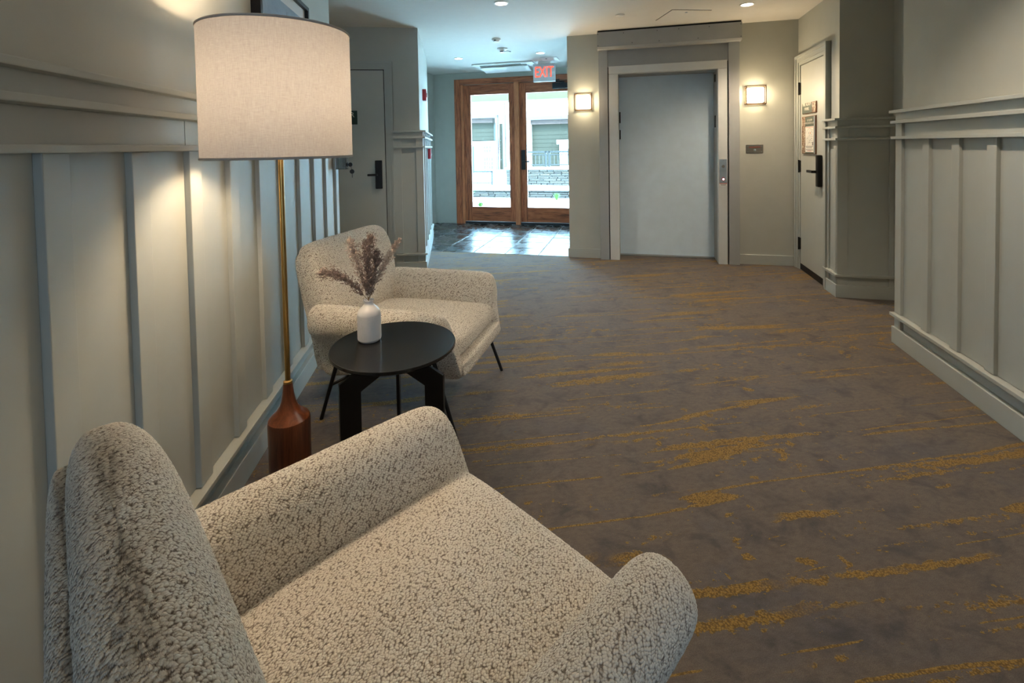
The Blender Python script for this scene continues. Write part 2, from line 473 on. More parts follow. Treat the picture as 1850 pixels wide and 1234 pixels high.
def thing(name, label, cat, loc=(0, 0, 0), rz=0.0, group=None):
    o = bpy.data.objects.new(name, None); COL.objects.link(o)
    o.empty_display_size = 0.05
    o.location = loc; o.rotation_euler = (0, 0, rz)
    o['label'] = label; o['category'] = cat
    if group: o['group'] = group
    return o
def tag(o, label, cat, group=None):
    o['label'] = label; o['category'] = cat
    if group: o['group'] = group
    return o
def struct(o, label=None, cat=None):
    o['kind'] = 'structure'
    if label: o['label'] = label
    if cat: o['category'] = cat
    return o
def box(name, mat, x0, x1, y0, y1, z0, z1, parent=None, bev=0.0, rz=None):
    return MB().box(x0, x1, y0, y1, z0, z1, bev).build(name, mat, parent, None, rz)
def text(name, s, size, mat, parent, loc, rot, align='CENTER', sx=1.0, extrude=0.0008):
    cu = bpy.data.curves.new(name, 'FONT'); cu.body = s; cu.size = size; cu.extrude = extrude
    cu.align_x = align; cu.align_y = 'CENTER'; cu.resolution_u = 3
    tmp = bpy.data.objects.new(name + '_tmp', cu); COL.objects.link(tmp)
    dg = bpy.context.evaluated_depsgraph_get(); dg.update()
    me = bpy.data.meshes.new_from_object(tmp.evaluated_get(dg))
    bpy.data.objects.remove(tmp); bpy.data.curves.remove(cu)
    me.name = name
    me.materials.clear(); me.materials.append(mat)
    o = bpy.data.objects.new(name, me); COL.objects.link(o)
    o.parent = parent; o.location = loc; o.rotation_euler = rot; o.scale = (sx, 1, 1)
    return o
FACE = (R(90), 0, 0)         # lettering that reads from local -y

H = 2.555
# ================================================================== THE SETTING
# --- floors
fl = MB()
def epoly(bm, pts, z0, z1):
    bm.prism([tuple(EL(a, e)[:2]) for a, e in pts], 'z', z0, z1)
epoly(fl, [(-3.2, -9.5), (7.4, -9.5), (7.4, 5.52), (0.95, 5.52), (0.95, 5.80), (-0.25, 5.80), (-0.25, 5.52), (-5.6, 5.52)], -0.12, 0.0)
floor = struct(fl.build('floor', M['carpet']), 'grey brown hall carpet with broken gold streaks', 'carpet')
tf = struct(box('floor_entry', M['grout'], -3.40, -0.70, 5.522, 7.70, -0.12, -0.006, rz=EROT()), 'dark slate tile floor inside the glass entry doors', 'tile floor')
ax = [-3.34, -3.16, -2.752, -2.336, -1.925, -1.515, -1.104, -0.72]
ey = [5.526, 5.872, 6.242, 6.612, 6.982, 7.352, 7.655]
for i in range(len(ax) - 1):
    off = 0.0 if i % 2 == 0 else 0.012
    for j in range(len(ey) - 1):
        g = 0.008
        e0 = ey[j] + (off if j else 0); e1 = ey[j + 1] + (off if j < len(ey) - 2 else 0)
        dz = random.uniform(-0.0012, 0.0012)
        MB().box(-(ax[i + 1] - ax[i]) / 2 + g, (ax[i + 1] - ax[i]) / 2 - g, -(e1 - e0) / 2 + g, (e1 - e0) / 2 - g, -0.02, 0.0 + dz, 0.003).build(
            'tile', M['slate'], tf, ((ax[i] + ax[i + 1]) / 2, (e0 + e1) / 2, 0), None, None)
# --- ceiling
cb = MB(); epoly(cb, [(-6.2, -9.8), (7.8, -9.8), (7.8, 7.9), (-6.2, 7.9)], H, H + 0.2)
ceiling = struct(cb.build('ceiling', M['ceiling']), 'flat off-white hall ceiling', 'ceiling')

# --- left wall, board and batten wainscot
LY0, LY1 = -6.95, 3.67
wall_left = struct(box('wall_left', M['wallpaint'], -1.05, -0.87, LY0, LY1, 0, H), 'long left wall with greige board and batten wainscot', 'wall')
def wl_box(name, x0, x1, y0, y1, z0, z1, bev=0.0, mat='paint'):
    return box(name, M[mat], x0, x1, y0, y1, z0, z1, wall_left, bev)
PX, SX = -0.852, -0.834       # panel face, batten face
ys = [1.093 + 0.278 * k for k in range(-9, 10)]
for k, y in enumerate(ys):
    y1 = y + 0.072 if k < len(ys) - 1 else LY1
    if y < LY1: wl_box('batten', -0.868, SX, y, min(y1, LY1), 0.197, 1.303, 0.0025)
    nx = ys[k + 1] if k + 1 < len(ys) else None
    if nx: wl_box('panel', -0.868, PX, y + 0.073, nx - 0.001, 0.197, 1.303)
wl_box('frieze_panel', -0.868, PX, LY0, 1.66, 1.321, 1.40)
wl_box('frieze_panel', -0.868, PX, 1.664, LY1, 1.321, 1.40)
wl_box('frieze_panel', -0.868, SX, LY0, LY1, 1.419, 1.467)
wl_box('ledge', -0.868, -0.812, LY0, LY1 + 0.01, 1.303, 1.321, 0.003)
wl_box('ledge', -0.868, -0.808, LY0, LY1 + 0.01, 1.401, 1.419, 0.003)
wl_box('ledge', -0.868, -0.800, LY0, LY1 + 0.015, 1.467, 1.485, 0.003)
wl_box('panel', -0.868, PX, LY0, LY1, 0.10, 0.175)
wl_box('ledge', -0.868, -0.812, LY0, LY1 + 0.01, 0.175, 0.194, 0.003)
wl_box('batten', -0.868, SX, LY1 - 0.07, LY1, 0.10, 0.174)
struct(box('baseboard_left', M['paint'], -0.868, -0.824, LY0, LY1 + 0.01, 0, 0.102, None, 0.003))

# --- locker wall block, set back beyond the left wall, and its return towards the entry
wall_locker = struct(box('wall_locker', M['wallpaint'], -2.2, -0.322, 5.10, 7.02, 0, H), 'set back wall with the locker door and wainscot end', 'wall')
wall_recess = struct(box('wall_recess', M['wallpaint'], -2.2, -2.0, 3.2, 5.10, 0, H))
struct(box('wall_recess_near', M['wallpaint'], -2.2, -1.05, 3.2, LY1, 0, H))
def lk_box(name, *a, bev=0.0, mat='paint'):
    return box(name, M[mat], *a, wall_locker, bev)
X0, X1 = -0.592, -0.289
lk_box('panel', X0, X1 - 0.01, 5.085, 5.10, 0.05, 1.46)
lk_box('batten', X0, -0.515, 5.070, 5.086, 0.197, 1.303, bev=0.002)
lk_box('batten', -0.366, X1, 5.070, 5.086, 0.197, 1.303, bev=0.002)
lk_box('batten', X0, -0.515, 5.070, 5.086, 1.321, 1.401, bev=0.002)
lk_box('batten', -0.366, X1, 5.070, 5.086, 1.321, 1.401, bev=0.002)
lk_box('batten', X0, -0.515, 5.070, 5.086, 0.10, 0.175, bev=0.002)
lk_box('batten', -0.366, X1, 5.070, 5.086, 0.10, 0.175, bev=0.002)
lk_box('frieze_panel', X0, X1, 5.068, 5.086, 1.419, 1.467)
for z0, z1, p in ((1.303, 1.321, 0.022), (1.401, 1.419, 0.024), (1.467, 1.485, 0.03), (0.175, 0.194, 0.022)):
    lk_box('ledge', X0, X1 + p, 5.070 - p, 5.086, z0, z1, bev=0.002)
    lk_box('ledge', X1 - 0.03, X1 + p, 5.084, 7.0, z0, z1, bev=0.002)
lk_box('panel', -0.324, X1 - 0.014, 5.084, 7.0, 0.05, 1.467)
for y in (5.084, 5.42, 5.78, 6.14, 6.50, 6.86):
    lk_box('batten', -0.32, X1, y, y + 0.07, 0.10, 1.467, bev=0.002)
bb = MB().box(X0, X1 + 0.012, 5.058, 5.10, 0, 0.102, 0.003).box(X1 - 0.02, X1 + 0.012, 5.09, 7.01, 0, 0.102, 0.003).build('baseboard_locker', M['paint']); struct(bb)
# thin trim where the return meets the ceiling side, and the fire pull boxes on it
# --- entry: left wall of the vestibule and the door wall
wall_entry_left = struct(box('wall_entry_left', M['wallpaint'], -3.55, -3.31, 5.9, 7.66, 0, H, rz=EROT()))
dw = MB().box(-6.4, -2.915, 7.64, 7.80, 0, H).box(-0.72, 4.7, 7.64, 7.80, 0, H).box(-2.915, -0.72, 7.64, 7.80, 2.35, H)
wall_entry = struct(dw.build('wall_entry', M['wallpaint'], None, None, EROT()), 'end wall around the oak entry doors', 'wall')
# --- lift wall
lw = MB().box(-0.725, -0.27, 5.508, 7.64, 0, H).box(1.0, 2.3, 5.508, 7.64, 0, H).box(-0.27, 1.0, 5.85, 7.64, 0, H).box(-0.27, 1.0, 5.508, 5.85, 2.2, H)
wall_lift = struct(lw.build('wall_lift', M['wallpaint'], None, None, EROT()), 'greige wall around the lift door with two sconces', 'wall')
bb = MB().box(-0.74, -0.37, 5.493, 5.53, 0, 0.105, 0.003).box(-0.74, -0.715, 5.52, 7.60, 0, 0.105, 0.003).box(1.095, 1.648, 5.493, 5.53, 0, 0.105, 0.003)
struct(bb.build('baseboard_lift', M['paint'], None, None, EROT()))
# --- fire panel wall, its end, the alcove
wall_panel = struct(MB().box(1.66, 2.30, 4.50, 5.51, 0, H).build('wall_panel', M['wallpaint'], None, None, EROT()), 'short wall with the fire panel door', 'wall')
def fp_box(name, *a, bev=0.0, mat='paint'):
    return box(name, M[mat], *a, wall_panel, bev)
A0, E0 = 1.632, 4.462     # batten faces
EW = 4.70                 # far end of the wainscot on the door side
fp_box('panel', A0 + 0.014, 1.668, E0 + 0.014, EW, 0.05, 1.467)
fp_box('panel', A0 + 0.014, 2.04, E0 + 0.014, 4.505, 0.05, 1.467)
for e0, e1 in ((E0, E0 + 0.075), (EW - 0.06, EW)):
    fp_box('batten', A0, 1.66, e0, e1, 0.10, 1.467, bev=0.002)
for a0, a1 in ((A0 + 0.0, A0 + 0.078), (2.005, 2.04)):
    fp_box('batten', a0, a1, E0 - 0.001, 4.49, 0.10, 1.467, bev=0.002)
fp_box('frieze_panel', A0 - 0.002, 2.04, E0 - 0.003, 4.49, 1.419, 1.467)
fp_box('frieze_panel', A0 - 0.002, 1.66, E0, EW, 1.419, 1.467)
for z0, z1, p in ((1.303, 1.321, 0.022), (1.401, 1.419, 0.024), (1.467, 1.485, 0.03), (0.175, 0.194, 0.022)):
    fp_box('ledge', A0 - p, 2.04, E0 - p, E0 + 0.03, z0, z1, bev=0.002)
    fp_box('ledge', A0 - p, 1.655, E0 + 0.02, EW + 0.012, z0, z1, bev=0.002)
bb = MB().box(A0 - 0.012, 2.04, E0 - 0.012, 4.49, 0, 0.105, 0.003).box(A0 - 0.012, 1.66, E0 + 0.01, EW + 0.005, 0, 0.105, 0.003)
struct(bb.build('baseboard_panel', M['paint'], None, None, EROT()))
struct(box('wall_alcove', M['wallpaint'], 2.042, 2.30, 3.30, 4.50, 0, H, rz=EROT()))
# --- right wall
RE1 = 3.52
wall_right = struct(box('wall_right', M['wallpaint'], 1.65, 2.30, 0.15, RE1, 0, H, rz=EROT()), 'right wall with greige board and batten wainscot', 'wall')
def rw_box(name, *a, bev=0.0, mat='paint'):
    return box(name, M[mat], *a, wall_right, bev)
RP, RS = 1.630, 1.614
es = [3.456] + [3.175 - 0.2575 * k for k in range(12)]
for k, e in enumerate(es):
    e1 = e + (0.070 if k == 0 else 0.062)
    rw_box('batten', RS, 1.655, e, e1, 0.197, 1.303, bev=0.0025)
    if k + 1 < len(es):
        rw_box('panel', RP, 1.652, es[k + 1] + 0.063, e - 0.001, 0.197, 1.303)
rw_box('panel', RP, 1.652, 0.2, 3.455, 0.10, 0.175)
rw_box('frieze_panel', RP, 1.652, 0.2, 3.455, 1.321, 1.401)
rw_box('batten', RS, 1.655, 3.456, 3.526, 0.10, 0.175, bev=0.002)
rw_box('batten', RS, 1.655, 3.456, 3.526, 1.321, 1.401, bev=0.002)
rw_box('frieze_panel', RS, 1.655, 0.2, 3.526, 1.419, 1.467)
for z0, z1, p in ((1.303, 1.321, 0.022), (1.401, 1.419, 0.024), (1.467, 1.485, 0.03), (0.175, 0.194, 0.022)):
    rw_box('ledge', RS - p, 1.655, 0.2, 3.526 + p * 0.6, z0, z1, bev=0.002)
struct(MB().box(1.602, 1.655, 0.2, 3.535, 0, 0.105, 0.003).build('baseboard_right', M['paint'], None, None, EROT()))
# --- the end of the corridor behind the camera
struct(box('wall_back', M['wallpaint'], -2.2, 7.5, -7.1, -6.9, 0, H))
struct(box('wall_lobby', M['wallpaint'], 5.0, 5.2, -7.0, 2.2, 0, H))
struct(MB().box(2.2, 6.6, 3.3, 3.5, 0, H).build('wall_lobby_end', M['wallpaint'], None, None, EROT()))

# ================================================================== DOORS
def casing(mb, x0, x1, ztop, w, y, t=0.022):
    """stepped door casing round an opening x0..x1, front at y - t (local -y is the room)"""
    for k, (d, tt) in enumerate(((0.0, t * 0.55), (w * 0.30, t * 0.75), (w * 0.72, t))):
        wi = w - d
        lo = d
        mb.box(x0 - w, x0 - lo, y - tt, y, 0, ztop + w, 0.0)
        mb.box(x1 + lo, x1 + w, y - tt, y, 0, ztop + w, 0.0)
        mb.box(x0 - lo, x1 + lo, y - tt, y, ztop + lo, ztop + w, 0.0)
    return mb
# locker door (partly behind the lamp shade)
d1 = struct(thing('door_1', 'plain greige door behind the lamp with a black keypad lock', 'door', (-1.13, 5.10, 0)))
d1.rotation_euler = (0, 0, 0)
def part(mb, name, mat, parent, **k): return mb.build(name, M[mat], parent, **k)
part(casing(MB(), -0.455, 0.457, 2.120, 0.082, 0.0, 0.034), 'door_casing', 'paint', d1)
part(MB().box(-0.455, 0.457, -0.004, 0.0, 0.0, 2.12), 'door_gap', 'dark', d1)
part(MB().box(-0.449, 0.449, -0.012, -0.004, 0.012, 2.112, 0.001), 'door_leaf', 'doorpaint', d1)
lk1 = part(MB().box(0.347, 0.417, -0.046, -0.012, 0.885, 1.179, 0.006), 'keypad_lock', 'black', d1)
part(MB().box(0.274, 0.368, -0.085, -0.063, 1.020, 1.042, 0.004).box(0.352, 0.372, -0.07, -0.040, 1.020, 1.042), 'lever_handle', 'black', lk1)
part(MB().box(0.4495, 0.458, -0.014, -0.004, 0.94, 1.05), 'latch_plate', 'black', d1)
sg = thing('door_sign', 'dark green door sign ending in R, half hidden by the lamp shade', 'sign', (-1.10, 5.088, 1.554))
part(MB().box(-0.152, 0.148, -0.006, 0.0, 0, 0.142, 0.001), 'sign_plate', 'signgreen', sg)
text('lettering', 'R', 0.075, M['signtext'], sg, (0.098, -0.0065, 0.098), FACE)

# fire panel door on the right (local -y faces the hall, local x runs towards the camera)
d2 = struct(thing('door_2', 'narrow greige door with black hinges and two small signs', 'door', EL(1.66, 5.068, 0), EROT(-PI / 2)))
# local x = 5.068 - e
part(casing(MB(), -0.315, 0.300, 2.062, 0.100, 0.0, 0.045), 'door_casing', 'paint', d2)
part(MB().box(-0.315, 0.300, -0.006, 0.0, 0.0, 2.062), 'door_gap', 'dark', d2)
part(MB().box(-0.309, 0.295, -0.018, -0.006, 0.064, 2.055, 0.001), 'door_leaf', 'doorpaint', d2)
part(MB().box(-0.309, 0.295, -0.020, -0.006, 0.004, 0.063, 0.001), 'door_sweep', 'rubber', d2)
for z in (0.206, 0.99, 1.77):
    part(MB().box(-0.330, -0.300, -0.030, -0.016, z, z + 0.118, 0.002).cyl((-0.316, -0.033), 0.008, 'z', z - 0.004, z + 0.122, 12), 'hinge', 'black', d2)
l2 = part(MB().box(0.205, 0.268, -0.058, -0.018, 0.885, 1.175, 0.012), 'keypad_lock', 'black', d2)
part(MB().box(0.100, 0.235, -0.098, -0.076, 1.010, 1.034, 0.004).box(0.212, 0.236, -0.08, -0.050, 1.010, 1.034), 'lever_handle', 'black', l2)
s2 = thing('fire_alarm_sign', 'small grey green sign reading fire alarm panel on narrow door', 'sign', EL(1.6405, 5.118, 1.566), EROT(-PI / 2))
part(MB().box(-0.183, 0.183, -0.008, 0.0, 0, 0.104, 0.001), 'sign_back', 'signedge', s2)
part(MB().box(-0.178, 0.085, -0.011, -0.008, 0.005, 0.099), 'sign_face', 'signgrey', s2)
part(MB().box(0.087, 0.178, -0.011, -0.008, 0.005, 0.099), 'photo_strip', 'birch', s2)
text('lettering', 'FIRE ALARM\nPANEL', 0.043, M['signtext'], s2, (-0.047, -0.0115, 0.066), FACE)
s3 = thing('evacuation_plan', 'framed evacuation plan with brown photo strip below the alarm sign', 'sign', EL(1.6405, 5.121, 1.178), EROT(-PI / 2))
part(MB().box(-0.180, 0.180, -0.010, 0.0, 0, 0.362, 0.001), 'plan_back', 'signedge', s3)
part(MB().box(-0.174, -0.082, -0.013, -0.010, 0.006, 0.356), 'photo_strip', 'birch', s3)
part(MB().box(-0.080, 0.150, -0.013, -0.010, 0.006, 0.356), 'plan_face', 'signgrey', s3)
part(MB().box(0.151, 0.175, -0.015, -0.010, 0.006, 0.356), 'plan_edge', 'grey', s3)
part(MB().box(-0.070, 0.143, -0.0145, -0.013, 0.018, 0.262), 'plan_sheet', 'paper', s3)
text('lettering', '1ST FLOOR\nEVACUATION PLAN', 0.027, M['signtext'], s3, (0.035, -0.0135, 0.307), FACE)
pl = MB()
rnd = random.Random(3)
for (x0, z0, x1, z1) in ((-0.05, .20, 0.0, .235), (0.0, .235, .04, .245), (.04, .245, .13, .225), (-.04, .10, .06, .19), (-.045, .13, .0, .17), (-.05, .055, .03, .12), (.03, .12, .09, .15), (.07, .20, .13, .20), (.07, .165, .13, .165), (.07, .13, .13, .13), (.03, .12, .03, .22), (.06, .10, .06, .235), (.0, .10, .06, .14)):
    d = Vector((x1 - x0, 0, z1 - z0)); n = Vector((-d.z, 0, d.x)).normalized() * 0.0011
    p0, p1 = Vector((x0, -0.0150, z0)), Vector((x1, -0.0150, z1))
    pl.quad([p0 - n, p1 - n, p1 + n, p0 + n])
for (x, z) in ((.1, .215), (.1, .182), (.1, .148), (.02, .2), (-.02, .15), (.04, .11), (.085, .11)):
    pl.box(x - .006, x + .006, -0.0150, -0.0146, z - .004, z + .004)
for z, a, b in ((.073, -.06, .135), (.060, -.045, .105), (.040, -.06, .135)):
    pl.box(a, b, -0.0150, -0.0146, z - .0025, z + .0025)
pl.box(.112, .134, -0.0152, -0.0146, .082, .116)
part(pl, 'floor_plan_print', 'ink', s3)
part(MB().box(-.06, .135, -.0150, -.0146, .252, .2555), 'red_print', 'redink', s3)
part(MB().box(-.02, .09, -.0150, -.0146, .027, .031), 'red_print', 'redink', s3)
part(MB().box(.054, .066, -.0154, -.0146, .192, .206), 'location_mark', 'orangeink', s3)

# oak entry doors (local x = a + 1.85)
d3 = struct(thing('door_3', 'pair of oak glazed entry doors with oak frame', 'door', EL(-1.85, 7.64, 0), EROT()))
fx0, fx1 = -1.077, 1.145
fr = MB().box(fx0, fx0 + 0.105, -0.03, 0.16, 0, 2.443, 0.004).box(fx1 - 0.105, fx1, -0.03, 0.16, 0, 2.443, 0.004)
part(fr, 'door_frame', 'oakv', d3)
part(MB().box(fx0 + 0.105, fx1 - 0.105, -0.03, 0.16, 2.352, 2.443, 0.004), 'head_frame', 'oakh', d3)
part(MB().box(-0.974, -0.928, -0.005, 0.14, 0, 2.352), 'jamb', 'oakpale', d3)
part(MB().box(-0.93, 1.05, 0.028, 0.14, 2.330, 2.352), 'head_stop', 'oakh', d3)
part(MB().box(-0.037, 0.043, -0.03, 0.10, 0.0, 2.352, 0.004), 'mullion', 'oakpale', d3)
part(MB().box(fx0 + 0.10, fx1 - 0.10, 0.0, 0.16, 0.0, 0.035), 'threshold', 'rubber', d3)
for (x0, x1, s0, s1) in ((-0.932, -0.037, 0.124, 0.104), (0.043, 1.04, 0.112, 0.12)):
    leaf = part(MB().box(x0, x0 + s0, 0.03, 0.075, 0.04, 2.34, 0.003), 'door_stile', 'oakv', d3)
    part(MB().box(x1 - s1, x1, 0.03, 0.075, 0.04, 2.34, 0.003), 'door_stile', 'oakv', d3)
    part(MB().box(x0 + s0, x1 - s1, 0.03, 0.075, 0.04, 0.284, 0.003), 'bottom_rail', 'oakh', d3)
    part(MB().box(x0 + s0, x1 - s1, 0.03, 0.075, 2.178, 2.34, 0.003), 'top_rail', 'oakh', d3)
    part(MB().box(x0 + s0 - 0.004, x1 - s1 + 0.004, 0.050, 0.056, 0.28, 2.182), 'pane', 'glass', d3)
hl = part(MB().box(0.062, 0.130, 0.012, 0.031, 0.911, 1.239, 0.004), 'lock_plate', 'black', d3)
part(MB().box(0.085, 0.108, -0.035, 0.015, 1.036, 1.058, 0.003).box(0.085, 0.215, -0.045, -0.025, 1.036, 1.058, 0.004), 'lever_handle', 'black', hl)
part(MB().box(0.605, 0.885, -0.045, 0.030, 2.215, 2.305, 0.006), 'door_closer', 'rubber', d3)
part(MB().tube([(0.80, -0.02, 2.315), (0.55, -0.06, 2.335), (0.72, -0.032, 2.36)], 0.012, 8), 'closer_arm', 'rubber', d3)

# vestibule side door, seen almost edge on
d4 = struct(thing('door_4', 'pale door on the entry left side wall seen edge on', 'door', EL(-3.31, 6.55, 0), EROT(PI / 2)))
# rotated so local -y faces into the vestibule (+a); local x = e - 6.55
part(MB().box(-0.55, -0.47, -0.022, 0, 0, 2.13).box(0.48, 0.58, -0.022, 0, 0, 2.13).box(-0.56, 0.60, -0.03, 0, 2.08, 2.15, 0.004), 'door_casing', 'white', d4)
part(MB().box(-0.47, 0.48, -0.012, 0, 0.01, 2.08), 'door_leaf', 'doorpaint', d4)
for z in (0.32, 1.01, 1.75):
    part(MB().box(0.475, 0.50, -0.035, -0.010, z, z + 0.11), 'hinge', 'black', d4)
part(MB().box(0.44, 0.49, -0.06, -0.01, 0.02, 0.09), 'door_stop', 'black', d4)

# lift: grey steel surround and door
lf = struct(thing('door_5', 'pale grey lift door in a grey steel surround', 'lift door', EL(0.3625, 5.508, 0), EROT()))
# local x = a - 0.3625
part(MB().box(-0.7275, -0.6295, -0.061, 0.03, 0.0, 2.36, 0.002), 'surround_post', 'liftgrey', lf)
part(MB().box(0.6225, 0.7275, -0.061, 0.03, 0.0, 2.36, 0.002), 'surround_post', 'liftgrey', lf)
hb = MB().prism([(-0.15, 2.375), (-0.15, 2.538), (0.0, 2.538), (0.0, 2.355), (-0.135, 2.355)], 'x', -0.735, 0.735)
hd = part(hb, 'surround_header', 'liftgrey', lf)
sm = MB()
for x in (-0.725, 0.725):
    for z in (2.39, 2.515): sm.cyl((x, z), 0.004, 'y', -0.153, -0.149, 8)
for x in (-0.45, -0.1, 0.12, 0.42): sm.cyl((x, 2.512), 0.004, 'y', -0.153, -0.149, 8)
for x in (-0.36, -0.08, 0.31): sm.cyl((x, 2.40), 0.004, 'y', -0.153, -0.149, 8)
part(sm, 'screw_heads', 'dark', hd)['kind'] = 'stuff'
part(MB().box(-0.73, 0.73, -0.14, 0.0, 2.540, 2.5545), 'shadow_gap', 'dark', lf)
part(MB().box(-0.6285, 0.6225, -0.028, 0.0, 2.17, 2.36), 'over_panel', 'liftgrey', lf)
part(MB().box(-0.6295, -0.6195, -0.02, 0.04, 0, 2.17).box(0.6085, 0.6225, -0.02, 0.04, 0, 2.17), 'shadow_gap', 'dark', lf)
part(MB().box(-0.6195, -0.5165, -0.058, 0.02, 0, 2.085, 0.002), 'frame_leg', 'liftlight', lf)
part(MB().box(0.5185, 0.6085, -0.058, 0.02, 0, 2.085, 0.002), 'frame_leg', 'liftlight', lf)
part(MB().box(-0.6195, 0.6085, -0.060, 0.02, 2.087, 2.172, 0.002), 'frame_head', 'liftlight', lf)
part(MB().box(-0.545, -0.5165, 0.02, 0.262, 0, 2.10).box(0.520, 0.545, 0.02, 0.262, 0, 2.10).box(-0.545, 0.545, 0.02, 0.262, 2.083, 2.11), 'reveal', 'liftgrey', lf)
part(MB().box(-0.516, 0.519, 0.235, 0.262, 0.012, 2.083), 'door_leaf', 'liftdoor', lf)
part(MB().box(-0.516, 0.519, 0.18, 0.262, 0.0, 0.010), 'sill', 'steel', lf)
part(MB().box(-0.512, -0.500, 0.222, 0.236, 1.55, 1.68), 'hinge', 'dark', lf)
part(MB().box(-0.512, -0.500, 0.222, 0.236, 1.36, 1.47), 'hinge', 'dark', lf)
part(MB().box(0.515, 0.5195, 0.11, 0.15, 1.47, 1.60).box(0.515, 0.5195, 0.11, 0.15, 1.97, 2.05), 'strike', 'dark', lf)
cp = thing('lift_call_plate', 'zinc lift call plate with red ringed button on right jamb', 'call plate', EL(0.928, 5.4500, 0.852), EROT())
part(MB().box(-0.036, 0.036, -0.004, 0, 0.022, 0.274, 0.001), 'plate', 'bluesteel', cp)
part(MB().lathe([(0.018, 0), (0.018, 0.010), (0.011, 0.010), (0.011, 0.0)], 24, cap=False), 'button_ring', 'red', cp, xf=Matrix.Translation((0, -0.004, 0.060)) @ Matrix.Rotation(R(90), 4, 'X'), smooth=30)
part(MB().cyl((0, 0.060), 0.011, 'y', -0.013, -0.004, 20), 'button', 'button', cp)
part(MB().cyl((0, 0.196), 0.016, 'y', -0.0052, -0.004, 18), 'emblem', 'steel', cp)
for z in (0.265, 0.034): part(MB().cyl((0, z), 0.004, 'y', -0.006, -0.004, 8), 'screw', 'steel', cp)
part(MB().box(-0.036, 0.036, -0.002, 0, 0.012, 0.019), 'red_label', 'redink', cp)
part(MB().box(-0.036, 0.036, -0.0018, 0, -0.008, 0.010), 'caption_label', 'paper', cp)
part(MB().box(-0.030, 0.030, -0.0024, -0.0018, 0.000, 0.004).box(-0.024, 0.024, -0.0024, -0.0018, -0.005, -0.002), 'caption_print', 'ink', cp)
kp = thing('key_switch_plate', 'steel key switch plate with red lettering right of the lift', 'switch plate', EL(1.2455, 5.508, 1.181), EROT())
part(MB().box(-0.083, 0.083, -0.005, 0, 0, 0.093, 0.004), 'plate', 'steel', kp)
part(MB().lathe([(0.011, 0), (0.011, 0.006), (0.006, 0.008), (0.0001, 0.008)], 20), 'key_switch', 'bluesteel', kp, xf=Matrix.Translation((0.002, -0.005, 0.036)) @ Matrix.Rotation(R(90), 4, 'X'), smooth=30)
part(MB().box(-0.055, 0.058, -0.0056, -0.005, 0.063, 0.069), 'red_lettering', 'redink', kp)
sm = MB()
for x in (-0.066, 0.066):
    for z in (0.017, 0.077): sm.cyl((x, z), 0.004, 'y', -0.007, -0.004, 10)
part(sm, 'screw_heads', 'bluesteel', kp)['kind'] = 'stuff'

# ================================================================== WALL LAMPS
def sconce(a, label, power=7):
    t = thing('wall_sconce', label, 'sconce', EL(a, 5.508, 1.79), EROT(), 'square wall sconces beside the lift')
    w, d = 0.098, 0.085
    part(MB().box(-0.085, 0.085, -0.012, 0, -0.085, 0.085, 0.002), 'back_plate', 'bronze', t)
    f = MB()
    b = 0.010
    for y0, y1 in ((-d, -d + b), (-0.012 - b, -0.012)):
        f.box(-w, w, y0, y1, w - b, w).box(-w, w, y0, y1, -w, -w + b).box(-w, -w + b, y0, y1, -w + b, w - b).box(w - b, w, y0, y1, -w + b, w - b)
    for x in (-w, w - b):
        for z in (-w, w - b): f.box(x, x + b, -d + b, -0.012 - b, z, z + b)
    part(f, 'cage_frame', 'bronze', t)
    part(MB().box(-0.078, 0.078, -d + 0.012, -0.014, -0.078, 0.078, 0.012), 'glass_diffuser', 'sconceglass', t, smooth=40)
    for zz, rx in ((0.0, 0),):
        light('sconce_glow', 'POINT', (0, -d - 0.03, 0), power, WARM, 0.06, parent=t)
    return t
sconce(-0.540, 'square bronze wall sconce between the oak doors and lift')
sconce(1.243, 'square bronze wall sconce right of the lift above steel plate')

# ================================================================== CEILING FITTINGS
def downlight(a, e, label, power=105, color=(1.0, 0.81, 0.60)):
    t = thing('downlight', label, 'downlight', EL(a, e, H), EROT(), 'recessed ceiling downlights')
    part(MB().lathe([(0.064, 0), (0.064, -0.005), (0.052, -0.007), (0.050, -0.002), (0.050, 0)], 32, cap=False), 'trim_ring', 'white', t, smooth=30)
    part(MB().lathe([(0.050, -0.0005), (0.050, -0.003), (0.0001, -0.003)], 32), 'lens', 'downglass', t)
    light('downlight_beam', 'SPOT', (0, 0, -0.015), power, color, 0.045, parent=t, spot=R(118), blend=0.8)
    return t
COOLW = (1.0, 0.84, 0.64)
downlight(-1.105, 4.06, 'downlight nearest the lamp at the top picture edge')
downlight(1.020, 4.77, 'downlight in front of the right sconce and lift')
downlight(-2.373, 6.374, 'left downlight in the entry ceiling', 75, (0.55, 0.84, 1.0))
downlight(-1.198, 6.366, 'right downlight in the entry above the exit sign', 75, (0.55, 0.84, 1.0))
downlight(0.85, 2.35, 'added fill downlight over the hall near the right wall, out of view', 120)  # added unseen fitting, brightens the right wall and hall carpet
downlight(0.80, 0.10, 'added fill downlight over the hall behind the camera, out of view', 8)  # added unseen fitting, weak fill from above and behind the camera
def disc(name, a, e, prof, label, cat, mat='white'):
    o = MB().lathe(prof, 28).build(name, M[mat], None, EL(a, e, H), EROT(), 35)
    return tag(o, label, cat)
sd1 = thing('smoke_detector', 'domed white smoke detector on the hall ceiling before the entry', 'detector', EL(-1.532, 5.38, H), EROT())
part(MB().lathe([(0.052, 0), (0.052, -0.012), (0.040, -0.022), (0.030, -0.035), (0.0001, -0.040)], 28), 'housing', 'white', sd1, smooth=35)
part(MB().box(-0.016, 0.008, -0.045, -0.036, -0.026, -0.014), 'sensor_slot', 'dark', sd1)
sn = thing('ceiling_sensor', 'stepped white ceiling sensor behind the domed smoke detector', 'detector', EL(-1.61, 5.92, H), EROT())
